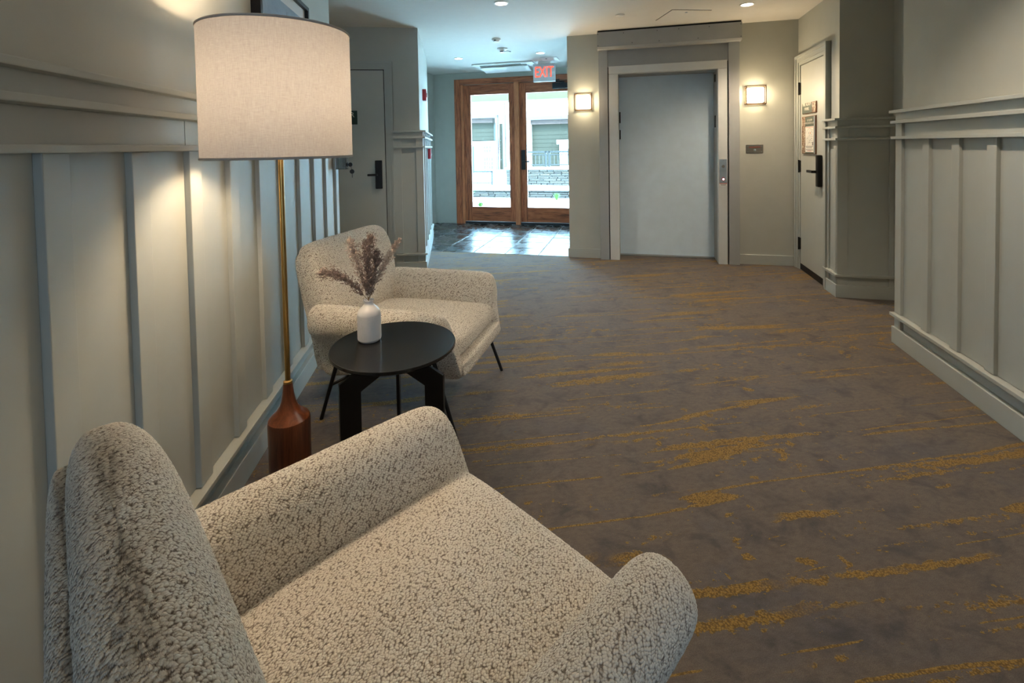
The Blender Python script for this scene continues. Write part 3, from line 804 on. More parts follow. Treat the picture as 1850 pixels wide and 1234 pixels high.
part(MB().lathe([(0.066, 0), (0.066, -0.010), (0.046, -0.026), (0.034, -0.030), (0.030, -0.050), (0.0001, -0.052)], 28), 'housing', 'white', sn, smooth=35)
part(MB().box(-0.018, 0.018, -0.034, -0.024, -0.048, -0.036), 'sensor_slot', 'dark', sn)
disc('sprinkler_cover', -1.593, 6.13, [(0.045, 0), (0.045, -0.008), (0.0001, -0.010)], 'small flat white sprinkler cover in the entry ceiling', 'sprinkler cover', 'grey')
disc('sprinkler_cover', -0.11, 4.775, [(0.045, 0), (0.045, -0.008), (0.038, -0.013), (0.0001, -0.014)], 'white sprinkler cover on the ceiling left of the lift', 'sprinkler cover')
ap = thing('ceiling_hatch', 'flush white ceiling hatch with small latch before the lift', 'hatch', EL(0.485, 4.985, H), EROT(R(20)))
part(MB().box(-0.19, 0.19, -0.19, 0.19, -0.004, 0), 'hatch_door', 'ceiling', ap)
part(MB().box(-0.195, 0.195, -0.195, 0.195, -0.0012, 0), 'shadow_gap', 'dark', ap)
part(MB().cyl((-0.02, -0.12), 0.012, 'z', -0.008, -0.003, 14), 'latch', 'bluesteel', ap)
ac = thing('air_conditioner', 'white ceiling cassette air conditioner above the oak doors', 'air conditioner', EL(-1.89, 7.13, H - 0.002), EROT())
part(MB().box(-0.47, 0.47, -0.24, 0.24, -0.020, 0, 0.004), 'grille_panel', 'white', ac)
part(MB().box(-0.36, 0.28, -0.185, -0.135, -0.0225, -0.018), 'air_slot', 'rail', ac)
part(MB().box(-0.38, 0.36, -0.11, 0.20, -0.028, -0.012, 0.004), 'flap', 'white', ac, xf=Matrix.Translation((0, 0.02, -0.030)) @ Matrix.Rotation(R(-6), 4, 'X'))
pn = thing('ceiling_panel', 'small white ceiling panel beside the exit sign', 'ceiling panel', EL(-1.15, 6.83, H), EROT())
part(MB().box(-0.12, 0.12, -0.13, 0.13, -0.008, 0, 0.002), 'cover', 'white', pn)
part(MB().cyl((-0.04, -0.06), 0.012, 'z', -0.012, -0.007, 12), 'indicator', 'dark', pn)
ex = thing('exit_sign', 'white exit sign with red letters hanging before the oak doors', 'exit sign', EL(-1.262, 7.0, H), EROT())
part(MB().box(-0.085, 0.085, -0.035, 0.035, -0.035, 0, 0.004), 'canopy', 'white', ex)
part(MB().box(-0.165, 0.165, -0.022, 0.022, -0.305, -0.040, 0.006), 'housing', 'exitwhite', ex)
text('lettering', 'EXIT', 0.225, M['exitred'], ex, (0.0, -0.0235, -0.170), FACE, sx=0.62, extrude=0.002)

# red fire alarm devices on the return wall by the entry
fa = thing('fire_alarm_strobe', 'red fire alarm sounder on the wall corner by the entry', 'fire alarm', (-0.322, 5.78, 1.86))
part(MB().box(0, 0.045, -0.055, 0.055, 0, 0.135, 0.006), 'housing', 'red', fa)
part(MB().box(0.045, 0.060, -0.03, 0.03, 0.045, 0.090, 0.004), 'strobe_lens', 'white', fa)
fp = thing('fire_pull_station', 'red fire pull station low on the entry corner wainscot', 'fire alarm', (-0.289, 6.15, 1.16))
part(MB().box(0, 0.035, -0.045, 0.045, 0, 0.13, 0.005), 'housing', 'red', fp)
part(MB().box(0.035, 0.045, -0.03, 0.03, 0.045, 0.065), 'pull_bar', 'white', fp)

# framed picture on the left wall
pc = thing('framed_picture', 'misty blue landscape picture in black frame behind the lamp shade', 'picture', (-0.870, 2.64, 1.53))
pw, ph = 0.375, 0.62
fz = MB().box(0, 0.042, -pw, pw, ph - 0.022, ph).box(0, 0.042, -pw, pw, 0, 0.022).box(0, 0.042, -pw, -pw + 0.022, 0.022, ph - 0.022).box(0, 0.042, pw - 0.022, pw, 0.022, ph - 0.022)
part(fz, 'frame', 'black', pc)
part(MB().box(0.002, 0.022, -pw + 0.022, pw - 0.022, 0.022, ph - 0.022), 'mat_board', 'matboard', pc)
part(MB().box(0.020, 0.0235, -pw + 0.075, pw - 0.075, 0.075, ph - 0.085), 'print', 'painting', pc)
tm = MB()
for (y, z, h, w) in ((-0.02, 0.30, 0.17, 0.03), (0.03, 0.29, 0.21, 0.035), (0.07, 0.30, 0.13, 0.025), (0.16, 0.30, 0.10, 0.03), (0.23, 0.28, 0.12, 0.03)):
    pts = []
    for k in range(9):
        t = k / 8; pts.append((y + w * (1 - t) * (1 if k % 2 else 0.7), z + h * t))
    for k in range(8, -1, -1):
        t = k / 8; pts.append((y - w * (1 - t) * (0.7 if k % 2 else 1) - 0.0005, z + h * t))
    tm.prism(pts, 'x', 0.0232, 0.0240)
part(tm, 'painted_trees', 'paintedtree', pc)
part(MB().box(0.0232, 0.0238, -pw + 0.075, pw - 0.075, 0.075, 0.30), 'painted_field', 'paintedhill', pc)

# clear key box with two black keys on the end of the left wall
kb = thing('key_box', 'clear acrylic box with chrome lock at the left wall end', 'key box', (-0.834, 3.64, 1.155))
part(MB().box(0.0, 0.075, -0.055, -0.050, 0, 0.22).box(0.0, 0.075, 0.02, 0.025, 0, 0.22).box(0.070, 0.075, -0.05, 0.02, 0, 0.22).box(0, 0.075, -0.05, 0.02, 0, 0.005), 'box_walls', 'acrylic', kb)
part(MB().cyl((0.045, 0.045), 0.018, 'z', 0.01, 0.20, 20), 'lock_tube', 'steel', kb, smooth=40)
ky = part(MB().cyl((0.085, 0.030), 0.016, 'y', 0.040, 0.048, 16).box(0.060, 0.086, 0.042, 0.046, 0.024, 0.034), 'key', 'black', kb)
ky = part(MB().cyl((0.096, -0.022), 0.017, 'y', 0.040, 0.048, 16).box(0.094, 0.098, 0.042, 0.046, -0.068, -0.035).tube([(0.086, 0.044, 0.024), (0.092, 0.044, 0.0), (0.096, 0.044, -0.012)], 0.0016, 6), 'key', 'black', kb)

# ================================================================== FLOOR LAMP
LX, LYY = -0.560, 1.660
lp = thing('floor_lamp', 'tall floor lamp with lit linen drum shade and turned walnut base', 'floor lamp', (LX, LYY, 0))
part(MB().lathe([(0.0001, 0), (0.064, 0), (0.066, 0.004), (0.066, 0.392), (0.064, 0.402), (0.055, 0.412), (0.040, 0.424), (0.029, 0.440), (0.0225, 0.460), (0.018, 0.485), (0.0148, 0.515), (0.0140, 0.520), (0.0001, 0.520)], 48), 'base', 'walnut', lp, smooth=30)
part(MB().lathe([(0.0001, 0.520), (0.0145, 0.520), (0.0145, 0.527), (0.0085, 0.530), (0.0085, 1.325), (0.0001, 1.325)], 24), 'pole', 'brass', lp, smooth=30)
SR, SZ0, SZ1 = 0.226, 1.277, 1.685
n = 96
sh = MB()
sh.lathe([(SR, SZ0), (SR, SZ0 + 0.1), (SR, SZ0 + 0.2), (SR, SZ0 + 0.3), (SR, SZ1)], n, cap=False)
shade = sh.build('lamp_shade', M['shade'], lp, smooth=180)
for nm, z in (('shade_trim', SZ0), ('shade_trim', SZ1)):
    mb = MB(); rings = []
    for k in range(n):
        a = 2 * PI * k / n
        rings.append([mb.bm.verts.new(Vector(((SR + 0.0022 * math.cos(b)) * math.cos(a), (SR + 0.0022 * math.cos(b)) * math.sin(a), z + 0.004 * math.sin(b)))) for b in [2 * PI * q / 8 for q in range(8)]])
    rings.append(rings[0]); mb.skin(rings, False)
    mb.build(nm, M['shadetrim'], lp, smooth=60)
for k in range(3):
    a = 2 * PI * k / 3 + 0.4
    part(MB().tube([(0.012 * math.cos(a), 0.012 * math.sin(a), 1.335), ((SR - 0.001) * math.cos(a), (SR - 0.001) * math.sin(a), 1.335)], 0.002, 6), 'shade_spoke', 'brass', lp)
part(MB().lathe([(0.0001, 1.325), (0.016, 1.325), (0.018, 1.345), (0.016, 1.352), (0.0001, 1.352)], 20), 'socket', 'white', lp, smooth=30)
part(MB().lathe([(0.0001, 1.353), (0.013, 1.353), (0.016, 1.363), (0.024, 1.375), (0.025, 1.50), (0.020, 1.525), (0.0001, 1.535)], 24), 'bulb', 'bulb', lp, smooth=60)
for lz, lw in ((1.435, 25), (1.520, 21)):
    light('lamp_bulb_light', 'POINT', (0, 0, lz), lw, (1.0, 0.75, 0.48), 0.045, parent=lp)

# ================================================================== SIDE TABLE
TX, TY, TH = -0.234, 1.852, 0.55
tb = thing('side_table', 'round black iron side table between the two boucle armchairs', 'side table', (TX, TY, 0))
part(MB().lathe([(0.0001, TH - 0.016), (0.229, TH - 0.016), (0.235, TH - 0.010), (0.235, TH - 0.002), (0.2335, TH), (0.229, TH - 0.001), (0.0001, TH - 0.001)], 72), 'tabletop', 'blacktop', tb, smooth=25)
part(MB().lathe([(0.0001, TH - 0.10), (0.022, TH - 0.10), (0.022, TH - 0.016), (0.0001, TH - 0.016)], 18), 'hub', 'black', tb, smooth=30)
away = math.atan2(TY, TX)
for k in range(3):
    ang = away - R(5) + k * 2 * PI / 3
    poly = [(0.0, TH - 0.018), (0.05, TH - 0.018), (0.214, TH - 0.088), (0.214, 0.0), (0.138, 0.0), (0.136, TH - 0.138), (0.05, TH - 0.100), (0.0, TH - 0.096)]
    mb = MB().prism(poly, 'y', -0.006, 0.006)
    mb.build('leg', M['black'], tb, None, ang)

# vase
va = thing('vase', 'white ribbed ceramic bottle vase on the black side table', 'vase', (-0.333, 1.905, TH))
pr = [(0.0001, 0), (0.037, 0), (0.0435, 0.006)]
nr = 22
for k in range(nr * 4 + 1):
    z = 0.010 + 0.092 * k / (nr * 4)
    pr.append((0.0445 + 0.0006 * math.sin(2 * PI * k / 4), z))
pr += [(0.0440, 0.106), (0.0425, 0.114), (0.037, 0.124), (0.028, 0.133), (0.0205, 0.140), (0.0175, 0.146), (0.0175, 0.152), (0.0205, 0.158), (0.0205, 0.160), (0.0165, 0.159), (0.014, 0.150), (0.0001, 0.148)]
# ribs: basket pattern, phase alternating round the body
mb = MB(); n = 72; rings = []
for (r, z) in pr:
    ring = []
    for q in range(n):
        a = 2 * PI * q / n
        rr = r + (0.0007 * math.cos(q * PI) * math.sin((z - 0.01) / 0.092 * 2 * PI * nr) if 0.012 < z < 0.10 else 0)
        ring.append(mb.bm.verts.new(Vector((rr * math.cos(a), rr * math.sin(a), z))))
    rings.append(ring)
mb.skin(rings, True)
mb.build('body', M['ceramic'], va, smooth=180)

# dried plumes standing in the vase
VB = Vector((-0.333, 1.905, TH))
view = Vector((-0.333, 1.905, 0)).normalized()
rightv = Vector((view.y, -view.x, 0))
def plume(label, pts, width, mat, seed, nleaf, start=0.25, flat=1.0):
    """pts: (right, up, away) offsets from the vase mouth; leaflets grow from the curve"""
    rnd = random.Random(seed)
    P = [rightv * r + Vector((0, 0, u)) + view * w for r, u, w in pts]
    def cur(t):
        f = t * (len(P) - 1); i = min(int(f), len(P) - 2); return P[i].lerp(P[i + 1], f - i)
    t = thing('dried_plume', label, 'dried grass', VB + Vector((0, 0, 0.157)), 0, 'dried plumes in the white vase')
    stem = [Vector((0, 0, -0.09)) + P[0] * 0.3] + [cur(k / 8) for k in range(9)]
    MB().tube(stem, 0.0012, 6).build('stem', M['stem'], t)
    mb = MB()
    nb = nleaf // 12
    for q in range(nb):
        sp = start + (1 - start) * (q + rnd.random()) / nb
        p = cur(sp); d = (cur(min(1, sp + 0.05)) - cur(max(0, sp - 0.05))).normalized()
        env = 0.35 + 0.65 * math.sin(PI * min(1, (sp - start) / (1 - start) * 0.85 + 0.13)) ** 0.8
        rad = Vector((rnd.gauss(0, 1), rnd.gauss(0, 1), rnd.gauss(0, 1)))
        rad = (rad - d * rad.dot(d)).normalized()
        L = width * (0.5 + 0.9 * rnd.random()) * env
        dirn = (d * (0.75 + 0.5 * rnd.random()) + rad * (0.45 + 0.4 * rnd.random())).normalized()
        side = d.cross(rad).normalized()
        tip = p + dirn * L + Vector((0, 0, -0.004 * rnd.random()))
        w0 = side * 0.0005
        mb.bm.faces.new([mb.bm.verts.new(v) for v in (p - w0, tip, p + w0)])
        nf = 11
        for j in range(nf):
            f = (j + rnd.random()) / nf
            c = p.lerp(tip, 0.10 + 0.95 * f) + Vector((rnd.gauss(0, 1), rnd.gauss(0, 1), rnd.gauss(0, 1))) * 0.0022
            l = 0.0030 + 0.0030 * rnd.random()
            u = (dirn + Vector((rnd.gauss(0, 1), rnd.gauss(0, 1), rnd.gauss(0, 1))) * 0.45).normalized() * l
            v2 = u.orthogonal().normalized() * l * 0.38
            mb.bm.faces.new([mb.bm.verts.new(v) for v in (c - u, c - v2, c + u, c + v2)])
    o = mb.build('seed_head', M[mat], t); o['kind'] = 'stuff'
    return t
plume('dried plume leaning far left out of the vase', [(0, 0, 0), (-0.04, 0.05, 0), (-0.085, 0.098, -0.01), (-0.125, 0.122, -0.015), (-0.165, 0.128, -0.02)], 0.036, 'plume', 1, 1500, 0.12)
plume('pale feathery plume standing left of the vase centre', [(0, 0, 0), (-0.02, 0.07, 0.01), (-0.038, 0.14, 0.02), (-0.052, 0.19, 0.02), (-0.058, 0.238, 0.015)], 0.036, 'plumepale', 2, 1300, 0.15)
plume('tallest brown plume standing in the middle of the vase', [(0, 0, 0), (0.0, 0.07, -0.01), (-0.002, 0.14, -0.015), (0.0, 0.20, -0.015), (0.008, 0.245, -0.01)], 0.050, 'plume', 3, 2600, 0.08)
plume('short bushy brown plume right of the vase centre', [(0, 0, 0), (0.012, 0.05, 0.01), (0.022, 0.10, 0.02), (0.032, 0.145, 0.02), (0.035, 0.18, 0.02)], 0.042, 'plume', 4, 1800, 0.08)
plume('narrow plume leaning right out of the vase', [(0, 0, 0), (0.03, 0.07, 0), (0.062, 0.13, 0.005), (0.092, 0.18, 0.01), (0.122, 0.225, 0.012)], 0.026, 'plumepale', 5, 1200, 0.22)

# ================================================================== ARMCHAIRS
def rrect(hw, hh, cy, cz, n=28, p=4.0, tilt=0.0):
    out = []
    for k in range(n):
        a = 2 * PI * k / n
        c, s = math.cos(a), math.sin(a)
        y = hw * math.copysign(abs(c) ** (2 / p), c); z = hh * math.copysign(abs(s) ** (2 / p), s)
        out.append((cy + y, cz + z))
    return out
def loft(mb, rings):
    R_ = [[mb.bm.verts.new(Vector(p)) for p in r] for r in rings]
    uvl = mb.bm.loops.layers.uv.new('UVMap')
    n = len(rings[0])
    big = max(rings, key=lambda r: sum((Vector(r[k]) - Vector(r[(k + 1) % n])).length for k in range(n)))
    u = [0.0]
    for k in range(n): u.append(u[-1] + (Vector(big[k]) - Vector(big[(k + 1) % n])).length)
    w = [0.0]
    for a, b in zip(rings[:-1], rings[1:]):
        w.append(w[-1] + sum((Vector(p) - Vector(q)).length for p, q in zip(a, b)) / n)
    for i in range(len(R_) - 1):
        for k in range(n):
            f = mb.bm.faces.new((R_[i][k], R_[i][(k + 1) % n], R_[i + 1][(k + 1) % n], R_[i + 1][k]))
            for lp_, c in zip(f.loops, ((u[k], w[i]), (u[k + 1], w[i]), (u[k + 1], w[i + 1]), (u[k], w[i + 1]))): lp_[uvl].uv = c
    for rg in (list(reversed(R_[0])), R_[-1]):
        f = mb.bm.faces.new(rg)
        for lp_ in f.loops: lp_[uvl].uv = (lp_.vert.co.x + lp_.vert.co.y * 0.3, lp_.vert.co.y + lp_.vert.co.z)
    return mb
FINE = [4]
def soft(o, levels=2):
    m = o.modifiers.new('subdivision', 'SUBSURF'); m.levels = 1; m.render_levels = FINE[0]
    for p in o.data.polygons: p.use_smooth = True
    return o
def arm_ring(x, s, side, kz=1.0):
    """cross-section of the arm at x; s shrinks it about its core for the rounded ends"""
    prof = [(0.225, 0.30), (0.228, 0.36), (0.234, 0.43), (0.245, 0.50), (0.266, 0.555), (0.297, 0.588), (0.335, 0.598), (0.368, 0.585), (0.388, 0.552),
            (0.390, 0.510), (0.375, 0.468), (0.345, 0.438), (0.318, 0.415), (0.308, 0.37), (0.304, 0.31), (0.298, 0.26), (0.280, 0.235), (0.255, 0.24)]
    cy, cz = 0.295, 0.43
    out = []
    for y, z in prof:
        yy = cy + (y - cy) * s
        zz = cz + (z - cz) * (0.55 + 0.45 * s) if s < 1 else z
        xx = x + (0.60 - zz) * 0.20 * max(0.0, min(1.0, (x + 0.05) / 0.35))
        if x < 0: zz = zz - 0.06 * (0.6 - zz) / 0.36 * min(1, -x / 0.36)
        yy *= 1 + 0.087 * max(0.0, min(1.0, (zz - 0.25) / 0.22))
        zz -= 0.027 * max(0.0, min(1.1, (zz - 0.25) / 0.35))
        out.append((xx, side * yy, zz))
    return out if side > 0 else list(reversed(out))
def make_chair(label, loc, rz, group):
    t = thing('armchair', label, 'armchair', loc, rz, group)
    mb = MB()
    rings = []
    for x, z0, z1, hw in ((-0.36, 0.215, 0.34, 0.270), (-0.352, 0.200, 0.35, 0.282), (-0.30, 0.195, 0.35, 0.287), (-0.1, 0.215, 0.345, 0.287), (0.15, 0.24, 0.338, 0.289), (0.315, 0.255, 0.324, 0.291), (0.358, 0.256, 0.320, 0.290), (0.374, 0.268, 0.312, 0.280)):
        rings.append([(x + (0.295 - z) * 0.25 * (1 if x > 0.3 else 0), y, z) for y, z in rrect(hw, (z1 - z0) / 2, 0, (z0 + z1) / 2, 28, 7)])
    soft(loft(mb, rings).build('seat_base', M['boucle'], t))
    for side in (1, -1):
        mb = MB()
        rr = [arm_ring(x, s, side) for x, s in ((-0.375, 0.55), (-0.368, 0.80), (-0.35, 0.95), (-0.30, 1.0), (-0.15, 1.0), (0.0, 1.0), (0.12, 1.0), (0.22, 0.99), (0.262, 0.95), (0.285, 0.84), (0.296, 0.64), (0.299, 0.40))]
        soft(loft(mb, rr).build('armrest', M['boucle'], t))
    # back cushion: lofted upwards
    mb = MB(); rings = []
    for z, cx, hw, th, p in ((0.205, -0.345, 0.270, 0.030, 5), (0.21, -0.345, 0.288, 0.042, 5), (0.28, -0.345, 0.300, 0.058, 5), (0.40, -0.350, 0.305, 0.070, 5), (0.50, -0.362, 0.316, 0.074, 5), (0.60, -0.382, 0.324, 0.074, 5), (0.69, -0.405, 0.328, 0.072, 5),
                             (0.755, -0.424, 0.326, 0.069, 5), (0.80, -0.438, 0.318, 0.062, 4.5), (0.825, -0.446, 0.304, 0.050, 4), (0.839, -0.451, 0.280, 0.032, 3.5), (0.844, -0.453, 0.23, 0.012, 3)):
        k = max(0.0, (z - 0.40) / 0.44)
        rings.append([(cx + y + 0.018 * k, x * (1.02 + 0.07 * min(1, k * 2)), z - 0.004 * k) for x, y in rrect(hw, th, 0, 0, 32, p)])
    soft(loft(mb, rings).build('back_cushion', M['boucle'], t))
    mb = MB(); rings = []
    for z, cx, hw, th in ((0.198, -0.395, 0.268, 0.02), (0.205, -0.398, 0.280, 0.030), (0.40, -0.418, 0.292, 0.036), (0.60, -0.451, 0.304, 0.036), (0.70, -0.473, 0.308, 0.035), (0.765, -0.489, 0.302, 0.031), (0.792, -0.496, 0.282, 0.020), (0.80, -0.498, 0.25, 0.008)):
        k = max(0.0, (z - 0.40) / 0.44)
        rings.append([(cx + y + 0.018 * k, x * (1.02 + 0.07 * min(1, k * 2)), z - 0.004 * k) for x, y in rrect(hw, th, 0, 0, 32, 4.5)])
    soft(loft(mb, rings).build('back_shell', M['boucle'], t))
    # seat cushion
    mb = MB(); rings = []
    for x, hw, z0, z1 in ((-0.315, 0.200, 0.345, 0.40), (-0.305, 0.222, 0.332, 0.418), (-0.26, 0.236, 0.330, 0.430), (-0.05, 0.240, 0.328, 0.436), (0.15, 0.243, 0.327, 0.434), (0.255, 0.250, 0.330, 0.430), (0.292, 0.268, 0.334, 0.424), (0.318, 0.277, 0.338, 0.412), (0.332, 0.272, 0.344, 0.396), (0.337, 0.260, 0.352, 0.378)):
        ring = []
        hw *= 1.075
        for y, z in rrect(hw, (z1 - z0) / 2, 0, (z0 + z1) / 2, 32, 4.2):
            zz = z + (0.012 * (1 - (y / hw) ** 2) if z > (z0 + z1) / 2 else 0)
            ring.append((x + (0.38 - zz) * 0.30 * (1 if x > 0.24 else 0), y, zz))
        rings.append(ring)
    soft(loft(mb, rings).build('seat_cushion', M['boucle'], t))
    for sx, sy in ((1, 1), (1, -1), (-1, 1), (-1, -1)):
        top = (0.235 * sx - 0.01, 0.318 * sy, 0.37 if sx > 0 else 0.35); foot = (0.352 * sx, 0.341 * sy, 0.0)
        MB().tube([top, foot], 0.0095, 12, radii=[0.0105, 0.0085]).build('leg', M['black'], t, smooth=40)
        tp, ft = Vector(top), Vector(foot)
        q = tp.lerp(ft, 0.52)
        MB().tube([q, (q.x - 0.10 * sx, q.y - 0.13 * sy, 0.238 if sx > 0 else 0.205)], 0.007, 10).build('brace', M['black'], t, smooth=40)
    return t
make_chair('cream boucle armchair in the foreground, seen from behind its back', (-0.076, 0.902, 0), R(36.9), 'cream boucle armchairs')
FINE[0] = 3
make_chair('cream boucle armchair beyond the side table, warm lit by the lamp', (-0.192, 2.537, 0), R(-23.0), 'cream boucle armchairs')

# ================================================================== OUTSIDE
gd = MB(); gd.box(-14, 8, 7.8, 40, -0.9, -0.02)
struct(gd.build('ground', M['concrete'], None, None, EROT()), 'pale concrete paving outside the entry doors', 'paving')
pb = tag(box('porch_beam', M['beam'], -6, 3, 9.4, 9.75, 2.235, 2.42, rz=EROT()), 'yellow green porch beam across the top of the door glass', 'beam')
struct(pb)
for a in (-5.8, 2.8):
    struct(box('porch_post', M['beam'], a - 0.1, a + 0.1, 9.45, 9.70, -0.02, 2.235, rz=EROT()))

def stone_wall(name, label, a0, a1, e0, depth, z0, z1, rows, seed, cap=None):
    """a dry stacked wall: every face stone is a part"""
    t = thing(name, label, 'stone wall', EL((a0 + a1) / 2, e0, 0), EROT())
    ha = (a1 - a0) / 2
    MB().box(-ha, ha, 0.03, depth, z0, z1).build('core', M['soil'], t)
    rnd = random.Random(seed)
    hs = [rnd.uniform(0.7, 1.35) for _ in range(rows)]
    tot = sum(hs); z = z0
    for h in hs:
        h = h / tot * (z1 - z0); x = -ha
        while x < ha - 0.02:
            w = min(rnd.uniform(0.12, 0.42), ha - x)
            g = 0.006
            d = rnd.uniform(-0.018, 0.012)
            j = [rnd.uniform(-0.008, 0.008) for _ in range(4)]
            mb = MB().prism([(x + g, z + g + j[0] * .4), (x + w - g, z + g + j[1] * .4), (x + w - g - abs(j[2]), z + h - g + j[2] * .4), (x + g + abs(j[3]), z + h - g + j[3] * .4)], 'y', d, 0.08)
            mb.build('stone', M['stone'], t)
            x += w
        z += h
    if cap:
        MB().box(-ha - 0.03, ha + 0.03, -0.06, depth + 0.02, z1, z1 + cap, 0.008).build('capstone', M['concrete'], t)
    return t
stone_wall('stone_retaining_wall', 'low stone wall with pale cap just outside the doors', -4.6, -1.4, 11.8, 0.9, -0.02, 0.175, 4, 11, 0.05)
stone_wall('stone_retaining_wall', 'taller stone wall with pale cap under the grey railing', -3.42, -1.3, 12.75, 0.5, 0.225, 0.66, 8, 12, 0.05)
struct(box('ground_terrace', M['concrete'], -6.5, 6, 12.72, 40, -0.3, 0.20, rz=EROT()))

def railing(name, label, a0, a1, e, zb, zt, posts, step):
    t = thing(name, label, 'railing', EL((a0 + a1) / 2, e, zb), EROT())
    ha = (a1 - a0) / 2; h = zt - zb
    MB().box(-ha, ha, -0.025, 0.025, h - 0.045, h).build('top_rail', M['rail'], t)
    MB().box(-ha, ha, -0.015, 0.015, h - 0.115, h - 0.09).build('middle_rail', M['rail'], t)
    MB().box(-ha, ha, -0.015, 0.015, 0.05, 0.08).build('bottom_rail', M['rail'], t)
    for p in posts:
        MB().box(p - (a0 + a1) / 2 - 0.025, p - (a0 + a1) / 2 + 0.025, -0.025, 0.025, 0, h).build('post', M['rail'], t)
    x = a0 + step / 2
    while x < a1:
        MB().box(x - (a0 + a1) / 2 - 0.008, x - (a0 + a1) / 2 + 0.008, -0.008, 0.008, 0.075, h - 0.1).build('baluster', M['rail'], t)
        x += step
    return t
railing('metal_railing', 'grey metal railing on top of the taller stone wall', -3.0, -1.35, 13.0, 0.71, 1.155, (-2.34, -2.24, -1.4), 0.105)
railing('metal_railing', 'dark metal railing on the terrace by the far white wall', -4.75, -3.88, 13.0, 0.20, 0.615, (-4.66, -3.90), 0.115)

# house across the yard: lower sage wall, roof edge, pale upper wall
hs = thing('neighbour_house', 'two storey house with sage and cream siding across the yard', 'house', EL(-5.2, 22, -0.6), EROT())
def hx(a): return a + 5.2
def hz(z): return z + 0.6
MB().box(hx(-9.5), hx(-6.46), 0.0, 0.3, hz(1.57), hz(2.45)).box(hx(-6.2), hx(0), 0.0, 0.3, hz(0.0), hz(2.4)).build('wall_core', M['siding'], hs)
k = 0; z = 0.10
while z < 2.35:
    pr_ = [(-0.030, hz(z)), (-0.012, hz(z + 0.19)), (0.0, hz(z + 0.19)), (0.0, hz(z))]
    if z + 0.2 < 2.45: MB().prism(pr_, 'x', hx(-5.55), hx(-0.5)).build('siding_board', M['siding'], hs)
    if 1.55 < z: MB().prism(pr_, 'x', hx(-9.4), hx(-6.46)).build('siding_board', M['siding'], hs)
    z += 0.19
MB().box(hx(-9.5), hx(-6.46), -0.05, 0.1, hz(-0.6), hz(1.57)).build('lower_wall', M['sidingwhite'], hs)
MB().box(hx(-9.5), hx(-6.46), -0.25, 0.2, hz(2.45), hz(2.68)).build('fascia', M['fascia'], hs)
MB().box(hx(-9.5), hx(-6.18), -0.38, -0.12, hz(2.66), hz(2.82), 0.02).build('gutter', M['gutter'], hs)
MB().box(hx(-5.55), hx(-0.4), -0.25, 0.2, hz(2.30), hz(2.52)).build('fascia', M['fascia'], hs)
MB().box(hx(-5.55), hx(-0.4), -0.38, -0.12, hz(2.50), hz(2.68), 0.02).build('gutter', M['gutter'], hs)
z = 2.85
MB().box(hx(-9.5), hx(0), 0.35, 0.6, hz(2.4), hz(5.5)).build('upper_wall', M['sidingwhite'], hs)
while z < 4.6:
    MB().prism([(0.31, hz(z)), (0.335, hz(z + 0.24)), (0.35, hz(z + 0.24)), (0.35, hz(z))], 'x', hx(-9.5), hx(0)).build('upper_board', M['sidingwhite'], hs)
    z += 0.24
MB().box(hx(-6.26), hx(-6.14), -0.45, -0.30, hz(-0.5), hz(2.68)).build('downspout', M['gutter'], hs)
MB().box(hx(-5.92), hx(-5.80), -0.45, -0.30, hz(-0.4), hz(3.6)).build('downspout', M['gutter'], hs)
# nearer corner wall with boards
MB().box(hx(-5.78), hx(-4.6), -0.30, 0.2, hz(-0.4), hz(4.2)).build('corner_wall', M['sidingwhite'], hs)
z = -0.3
while z < 4.0:
    MB().prism([(-0.335, hz(z)), (-0.315, hz(z + 0.2)), (-0.30, hz(z + 0.2)), (-0.30, hz(z))], 'x', hx(-5.78), hx(-5.1)).build('corner_board', M['sidingwhite'], hs)
    z += 0.2
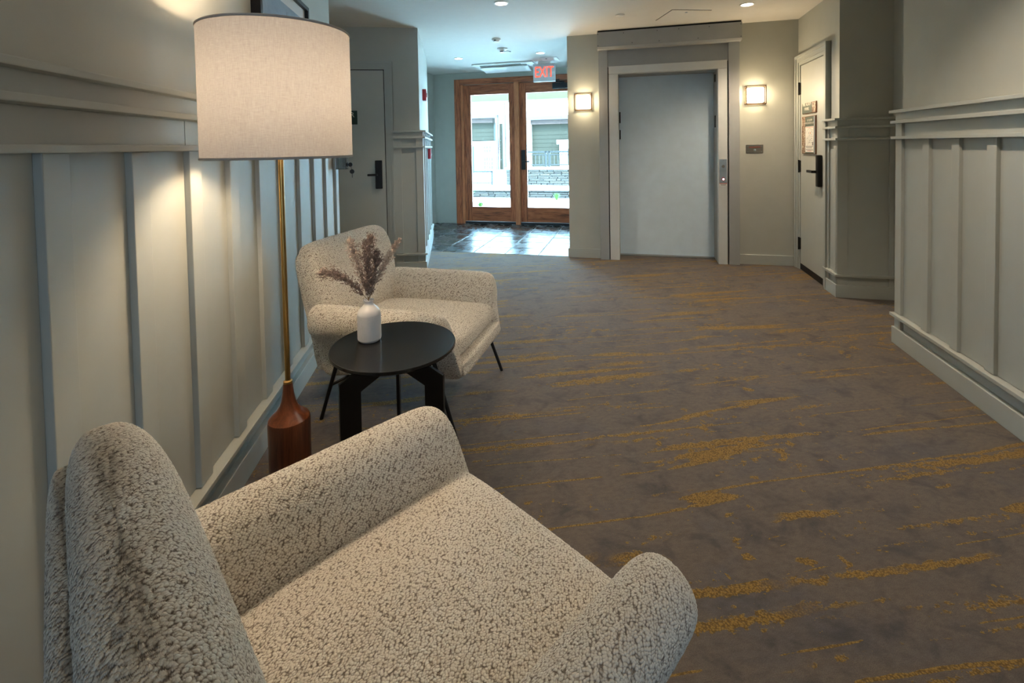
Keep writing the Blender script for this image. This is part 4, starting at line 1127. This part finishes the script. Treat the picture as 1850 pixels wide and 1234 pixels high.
# glazed door and windows on the left
dd = MB().box(hx(-7.85), hx(-7.47), -0.09, -0.04, hz(-0.55), hz(1.35)).build('door', M['rail'], hs)
MB().box(hx(-7.80), hx(-7.53), -0.10, -0.085, hz(-0.40), hz(1.28)).build('pane', M['bluepane'], dd)
for (x0, x1, z0, z1, nx, nz) in ((-6.97, -6.60, 1.03, 1.34, 3, 2), (-6.97, -6.50, -0.38, 0.80, 4, 6)):
    w = MB().box(hx(x0) - 0.06, hx(x1) + 0.06, -0.10, -0.04, hz(z0) - 0.06, hz(z1) + 0.06).build('window', M['sidingwhite'], hs)
    MB().box(hx(x0), hx(x1), -0.112, -0.095, hz(z0), hz(z1)).build('pane', M['bluepane'], w)
    g = MB()
    for i in range(1, nx):
        x = x0 + (x1 - x0) * i / nx; g.box(hx(x) - 0.012, hx(x) + 0.012, -0.122, -0.11, hz(z0), hz(z1))
    for i in range(1, nz):
        zz = z0 + (z1 - z0) * i / nz; g.box(hx(x0), hx(x1), -0.122, -0.11, hz(zz) - 0.012, hz(zz) + 0.012)
    g.build('glazing_bars', M['sidingwhite'], w)
# white bay on the right
MB().box(hx(-3.22), hx(-0.6), -0.55, 0.0, hz(-0.2), hz(1.36)).build('bay', M['sidingwhite'], hs)
MB().box(hx(-3.34), hx(-0.5), -0.65, 0.0, hz(1.36), hz(1.56)).build('bay_cap', M['sidingwhite'], hs)
bw = MB().box(hx(-2.88), hx(-2.55), -0.60, -0.54, hz(0.4), hz(1.2)).build('window', M['sidingwhite'], hs)
MB().box(hx(-2.85), hx(-2.58), -0.61, -0.595, hz(0.45), hz(1.15)).build('pane', M['bluepane'], bw)

def grass_clump(label, a, e, z, r, h, n, seed):
    rnd = random.Random(seed)
    mb = MB()
    for k in range(n):
        an = rnd.uniform(0, 2 * PI); b = Vector((math.cos(an), math.sin(an), 0)); L = h * rnd.uniform(0.6, 1.1)
        p0 = b * r * 0.15 * rnd.random(); sp = r * rnd.uniform(0.3, 1.0)
        p1 = p0 + b * sp * 0.45 + Vector((0, 0, L * 0.7)); p2 = p0 + b * sp + Vector((0, 0, L))
        s = Vector((-b.y, b.x, 0)) * 0.007
        v = [mb.bm.verts.new(q) for q in (p0 - s, p0 + s, p1 + s, p1 - s, p2)]
        mb.bm.faces.new((v[0], v[1], v[2], v[3])); mb.bm.faces.new((v[3], v[2], v[4]))
    o = mb.build('grass_clump', M['leaf'], None, EL(a, e, z), 0)
    return tag(o, label, 'plant', 'young plants in the bed outside')
grass_clump('green grass clump standing on the pale paving outside right door', -1.80, 11.4, -0.02, 0.12, 0.17, 60, 21)
grass_clump('green grass clump at the left wall base outside left door', -4.02, 11.40, -0.02, 0.18, 0.22, 70, 22)
grass_clump('low green plant at the bottom corner outside left door glass', -3.28, 10.0, -0.02, 0.22, 0.12, 80, 23)
